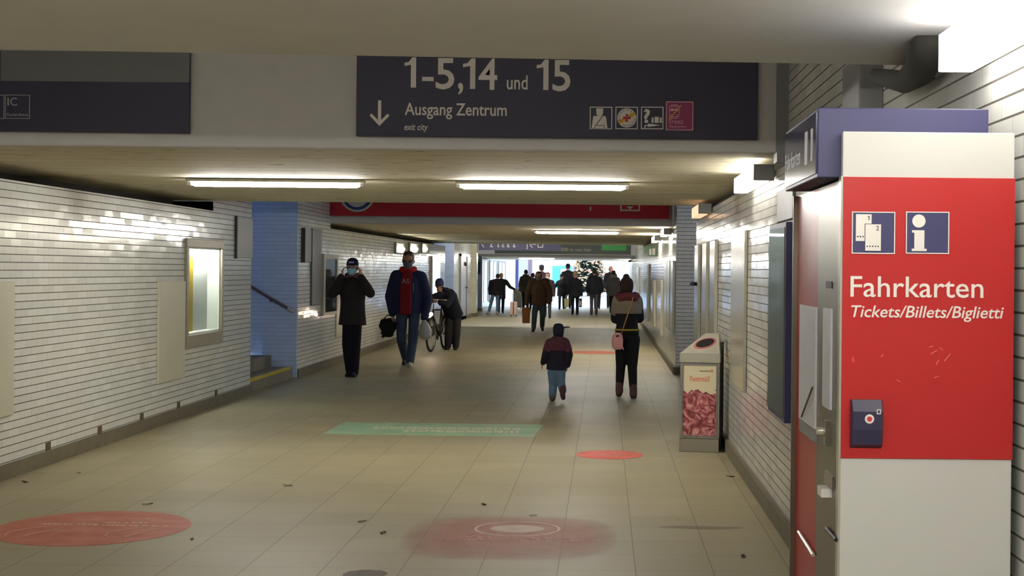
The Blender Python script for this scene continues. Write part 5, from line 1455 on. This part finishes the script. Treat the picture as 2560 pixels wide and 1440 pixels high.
# the beige yoke over the shoulders of the black jacket
yk = MB(); z = H
yk.loft([Vector((0, 0, .705 * z)), Vector((0, 0, .745 * z)), Vector((0, 0, .79 * z)), Vector((0, 0, .825 * z)), Vector((0, 0, .85 * z))], [.124 * z, .124 * z, .114 * z, .085 * z, .05 * z], [.090 * z, .090 * z, .084 * z, .066 * z, .05 * z], 24)
for c in 'ab':
    s0, e0 = f5.J['sho_' + c], f5.J['elb_' + c]
    yk.cap(s0, s0 + (e0 - s0) * (.62 if c == 'a' else .36), .057 * z, .054 * z)
yk.fuse('shoulder_yoke', cloth('beige_yoke', 138, 124, 108), .011, f5.root, 3)
f5.scarf(cloth('floral_scarf', 112, 54, 60, .5), r=.075, t=.036, dz=-.008)
f5.trousers(cloth('black_leggings', 28, 27, 30), th=.062, kn=.042, an=.030, top=.57)
f5.shoes(cloth('brown_boot', 96, 68, 62), high=.055, w=.028, name='boot')
f5.hair(cloth('brown_tied_hair', 58, 44, 40), low=.1, cut=-.02, bun=True, grow=.016)
bt = MB(); n = 28
bt.tube([Vector(((.099) * z * math.cos(2 * math.pi * i / n), .074 * z * math.sin(2 * math.pi * i / n), .572 * z)) for i in range(n + 1)], .012, 8)
bt.build('belt', mat('yellow_belt', rgb(170, 150, 30), rough=.6), f5.root, smooth=True)
f5.put(P, 'woman seen from behind in a black jacket with beige shoulders, floral scarf and black leggings')
hb = empty('handbag', (P.x + (1542 - 1566) * mpp, P.y - .20, (995 - 872) * mpp), 'pale pink handbag with an orange strap hanging at the hip of the woman in leggings', 'handbag')
f = MB(); f.loft([(0, 0, 0), (0, 0, .04), (0, 0, .12), (0, 0, .19), (0, 0, .215)], [.045, .068, .072, .058, .03], [.02, .035, .038, .03, .015], 16, power=.8)
f.fuse('body', mat('pink_leather', rgb(226, 158, 156), rough=.5), .008, hb, 2)
MB().cap((-.012, -.040, .17), (.01, -.042, .175), .012, .010, 8).build('clasp', BLACKC, hb)
MB().tube([(.05, -.036, .03), (.075, -.04, .005), (.06, -.038, .035)], .012, 6).build('tassel', mat('pink_leather', rgb(226, 158, 156)), hb)
st = [Vector((.045, -.015, .19)), Vector(((1560 - 1542) * mpp, -.02, (872 - 805) * mpp)), Vector(((1568 - 1542) * mpp, -.035, (872 - 780) * mpp)), Vector(((1577 - 1542) * mpp, -.02, (872 - 752) * mpp)), Vector(((1580 - 1542) * mpp, .08, (872 - 741) * mpp)), Vector(((1583 - 1542) * mpp, .2, (872 - 742) * mpp))]
MB().tube(st, .0065, 6).build('strap', mat('orange_strap', rgb(196, 140, 96), rough=.5), hb, smooth=True)

# 6 -- running child
P = FL(1385, 1003); mpp = P.y / FPX; H = .97; I = img(1388, 1003, mpp, H)
f6 = Fig(H, -1, {'hea': I(1397, 832, .06), 'nec': I(1396, 848, .03), 'sho_a': I(1376, 858, .02), 'sho_b': I(1414, 856, .02), 'elb_a': I(1366, 886, -.04), 'elb_b': I(1425, 886, -.02), 'wri_a': I(1359, 909, .02), 'wri_b': I(1421, 915, .03),
                'che': I(1395, 872, .01), 'pel': I(1393, 925, 0), 'hip_a': I(1384, 930), 'hip_b': I(1403, 930), 'kne_a': I(1385, 963, .04), 'kne_b': I(1405, 957, -.01), 'ank_a': I(1384, 992, 0), 'ank_b': I(1411, 973, -.22),
                'toe_a': I(1383, 999, .08), 'toe_b': I(1412, 991, -.20)}, headscale=1.32, vox=.009)
f6.body('person', fine=.006)
f6.jacket(cloth('navy_child_jacket', 38, 34, 46), hem=.40, fat=1.26, slv=1.3)
yk = MB(); yk.loft([f6.J['che'] - EZ * .02 * H, f6.J['che'] + EZ * .04 * H, f6.J['nec'] - EZ * .045 * H, f6.J['nec'] - EZ * .0 * H, f6.J['nec'] + EZ * .035 * H], [.142 * H, .140 * H, .128 * H, .098 * H, .07 * H], [.106 * H, .108 * H, .10 * H, .08 * H, .07 * H], 22)
for c in 'ab':
    s0, e0 = f6.J['sho_' + c], f6.J['elb_' + c]; yk.cap(s0, s0 + (e0 - s0) * .65, .062 * H, .060 * H)
yk.fuse('maroon_yoke', cloth('maroon_yoke', 84, 46, 58), .010, f6.root, 3)
f6.trousers(JEAN_L, th=.070, kn=.056, an=.048); f6.shoes((cloth('tan_shoe', 92, 84, 70), cloth('brown_child_boot', 84, 56, 58)), w=.036)
hd_ = MB(); hd_.rings(head_rings(f6.hs, f6.hc, f6.HR, .022, 0.0, 1.0, (.62, -.02, .1), 20, .004))
hd_.fuse('hood', cloth('dark_hood', 44, 38, 54), .010, f6.root, 2)
br = MB(); br.loft([f6.hc + Vector((.03, .04, .050)), f6.hc + Vector((.10, .07, .068)), f6.hc + Vector((.135, .09, .066))], [.045, .040, .016], [.010, .008, .006], 10, lat=(0, 1, 0)); br.build('cap_peak', cloth('dark_hood', 44, 38, 54), f6.root, smooth=True)
f6.put(P, 'small child running away from the camera in a maroon and navy jacket and blue jeans')

# ------------------------------------------------------------------ the distant crowd
def walker(label, px, py, top, F, coat, legs, shoe=BLACKC, Y=None, hem=.45, fat=1.12, stride=.06, skin=SKIN, hair=HAIR_D, rz=0.0, pose=None, lead='a', hs=1.12, mask=None, hat=None, hood=None, dx=0.0, coatname='coat', slv=1.1):
    P = FL(px, py)
    if Y is not None:
        q = W(px, py, Y); P = Vector((q.x, Y, 0.0))
    H = (W(px, top, P.y).z)
    t = 'b' if lead == 'a' else 'a'
    po = {'ank_' + lead: (-.058 if lead == 'a' else .058, stride * 1.5 - .01, .045), 'toe_' + lead: (-.062 if lead == 'a' else .062, stride * 1.5 + .085, .018),
          'kne_' + lead: (-.056 if lead == 'a' else .056, stride + .02, .285),
          'ank_' + t: (.05 if lead == 'a' else -.05, -stride * 1.6, .075), 'toe_' + t: (.056 if lead == 'a' else -.056, -stride * 1.6 + .07, .018), 'kne_' + t: (.054 if lead == 'a' else -.054, -.01, .29)}
    if pose: po.update(pose)
    f = Fig(H, F, po, headscale=hs, vox=.018)
    f.body('person', skin, fine=.014)
    f.jacket(coat, hem=hem, fat=fat, slv=slv, name=coatname); f.trousers(legs); f.shoes(shoe)
    if hair: f.hair(hair)
    if mask: f.mask(mask)
    if hood: f.scarf(hood, r=.055, t=.032, name='hood')
    if hat:
        mb = MB(); mb.rings(head_rings(f.hs, f.hc, f.HR, .022, .55, 1.0, None, 18, .02)); mb.fuse('hat', hat, .014, f.root, 2)
    f.put(P, label, rz)
    return f, P, H

OLIVE = cloth('olive_jacket', 74, 72, 56); DARK = cloth('charcoal_coat', 40, 42, 50); BLK2 = cloth('black_blue_coat', 30, 32, 40)
# couple on the far left
walker('person in a dark jacket and light jeans striding left at the far left pillar', 1238, 786, 683, -1, cloth('black_puffer', 36, 34, 36), JEAN_L, cloth('white_trainer', 186, 180, 172), hem=.47, fat=1.3, stride=.0, hs=1.0,
       pose={'ank_a': (-.16, .0, .045), 'toe_a': (-.22, .05, .018), 'kne_a': (-.10, .02, .285), 'ank_b': (.05, -.03, .05), 'toe_b': (.08, .05, .018), 'kne_b': (.055, .0, .285), 'hea': (.05, .03, .905), 'nec': (.03, .02, .84)})
f_, P_, H_ = walker('person with blond hair in a long black coat holding one arm out, beside the strider', 1252, 783, 683, -1, cloth('long_black_coat', 34, 33, 34), BLACKC, hem=.36, fat=1.1, hair=HAIR_B, stride=.03, hs=1.05, Y=51.5,
       pose={'elb_b': (.22, .0, .66), 'wri_b': (.34, .02, .60), 'sho_b': (.12, 0, .80)})
def suitcase(label, px, pyb, pyt, wpx, m, m2=None):
    P = FL(px, pyb); k = P.y / FPX; w, h = wpx * k / 2, (pyb - pyt) * k
    e = empty('suitcase', P, label, 'suitcase')
    MB().box(-w, w, -.12, .12, .045, h).build('shell', m, e, bevel=.03)
    for sx in (-1, 1):
        for sy in (-1, 1): MB().tube([(sx * w * .75 - .012, sy * .09, .025), (sx * w * .75 + .012, sy * .09, .025)], .025, 10).build('wheel', M_BLACK, e)
    if m2: MB().box(-w * .12, w * .12, -.127, -.118, .06, h * .97).build('strap', m2, e)
    MB().tube([(-w * .4, .08, h - .02), (-w * .4, .08, h + .28), (w * .4, .08, h + .28), (w * .4, .08, h - .02)], .010, 6).build('handle', M_STEEL, e)
    return e
suitcase('pale pink suitcase with a dark strap standing behind the couple on the far left', 1284, 791, 754, 17, mat('pale_pink_shell', rgb(228, 196, 180), rough=.35), M_BLACK)
e = suitcase('large grey-green suitcase beside the person with the backpack', 1294, 772, 722, 22, mat('grey_green_shell', rgb(84, 84, 78), rough=.5))
# backpacker
f_, P_, H_ = walker('person in an olive jacket with a pale hood and a backpack, seen from behind', 1314, 777, 674, -1, OLIVE, BLACKC, hood=cloth('pale_hood', 186, 184, 170), fat=1.2, hs=.98)
pk = empty('backpack', (P_.x, P_.y - .27, .60 * H_), 'olive backpack on the back of the person with the pale hood', 'backpack')
MB().loft([(0, 0, 0), (0, 0, .06), (0, 0, .28), (0, 0, .40), (0, 0, .44)], [.10, .14, .14, .11, .06], [.05, .08, .08, .06, .03], 14, power=.7).fuse('body', cloth('olive_pack', 66, 58, 48), .016, pk, 2)
for sx in (-1, 1): MB().tube([(sx * .08, .04, .10), (sx * .11, .12, .30), (sx * .09, .22, .42)], .014, 6).build('strap', BLACKC, pk)
walker('dark-haired person half hidden behind the brown coat, beside the backpack', 1331, 775, 683, -1, OLIVE, BLACKC)
# people facing, behind the brown coat
walker('woman with a white mask and dark coat walking towards the camera behind the brown coat', 1368, 795, 682, 1, cloth('plum_brown_coat', 58, 46, 48), cloth('slate_trousers', 58, 66, 78), hem=.36, mask=mat('white_mask', rgb(220, 214, 206)), hair=cloth('auburn_hair', 110, 72, 52), lead='b', fat=1.08)
walker('hooded person in grey-violet far behind the brown coat man', 1353, 768, 665, -1, cloth('violet_grey_coat', 74, 64, 78), DARK, hat=cloth('violet_hat', 70, 60, 72), Y=59)
# dark group in front of the mouth
walker('tall person in a dark hat and black coat in the middle of the far mouth', 1419, 771, 661, -1, BLK2, DARK, hat=cloth('black_hat', 26, 28, 38), Y=59, fat=1.15, hs=1.0)
walker('short person in a black jacket with one arm held out, by the dark hat', 1404, 776, 687, 1, cloth('black_anorak', 28, 30, 36), DARK, hem=.38, fat=1.3, Y=57.5, pose={'elb_a': (-.21, 0, .64), 'wri_a': (-.29, .03, .50)}, skin=SKIN2, hat=cloth('dark_wool_hat', 40, 32, 40))
f_, P_, H_ = walker('person with a beige hat and black coat walking away carrying a yellow bag', 1437, 787, 681, -1, cloth('blue_black_coat', 38, 38, 46), BLACKC, hat=cloth('beige_hat', 176, 158, 128), hair=None, fat=1.22, hem=.42, lead='b',
       pose={'wri_a': (-.19, .03, .46), 'elb_a': (-.17, 0, .63), 'wri_b': (.16, .03, .46)})
k = P_.y / FPX
b = empty('shopping_bag', (P_.x + (1416 - 1437) * k, P_.y - .05, (787 - 769) * k), 'pale yellow shopping bag beside the person in the beige hat', 'bag')
MB().hexa([(-.075, -.04, 0), (.075, -.04, 0), (.075, .04, 0), (-.075, .04, 0), (-.09, -.04, .32), (.09, -.04, .32), (.09, .04, .32), (-.09, .04, .32)]).build('body', mat('pale_yellow_paper', rgb(206, 202, 150), rough=.7), b)
MB().tube([(-.05, 0, .31), (-.02, 0, .45), (.02, 0, .45), (.05, 0, .31)], .008, 6).build('handle', mat('pale_yellow_paper', rgb(206, 202, 150)), b)
b = empty('carrier_bag', (P_.x + (1451 - 1437) * k, P_.y + .1, (787 - 768) * k), 'small black and white carrier bag between the beige hat and the grey trousers', 'bag')
MB().box(-.05, .05, -.03, .03, 0, .32).build('body', mat('black_carrier', rgb(44, 42, 50), rough=.6), b)
MB().box(-.022, .022, -.034, -.03, .06, .22).build('print', M_WHITE, b)
MB().tube([(-.03, 0, .31), (0, 0, .42), (.03, 0, .31)], .006, 6).build('handle', M_BLACK, b)
walker('man in a dark jacket and grey trousers walking away in front of the lit tree', 1485, 787, 673, -1, DARK, cloth('grey_trousers', 82, 80, 84), cloth('brown_far_shoe', 84, 62, 60), fat=1.24, hem=.46, lead='a', hs=.98, hat=cloth('olive_beanie', 66, 64, 58))
walker('person in black mostly hidden behind the man in grey trousers', 1493, 772, 680, -1, BLK2, BLACKC, Y=58.5)
walker('person in a grey parka with a fur collar behind the woman with the handbag', 1533, 783, 676, -1, cloth('grey_parka', 92, 90, 90), BLACKC, fat=1.22, hood=cloth('fur_collar', 140, 134, 116), hem=.40, hs=1.0)
walker('bald man far behind the grey parka', 1526, 768, 666, 1, BLK2, DARK, Y=60.3, hair=None, skin=SKIN2)
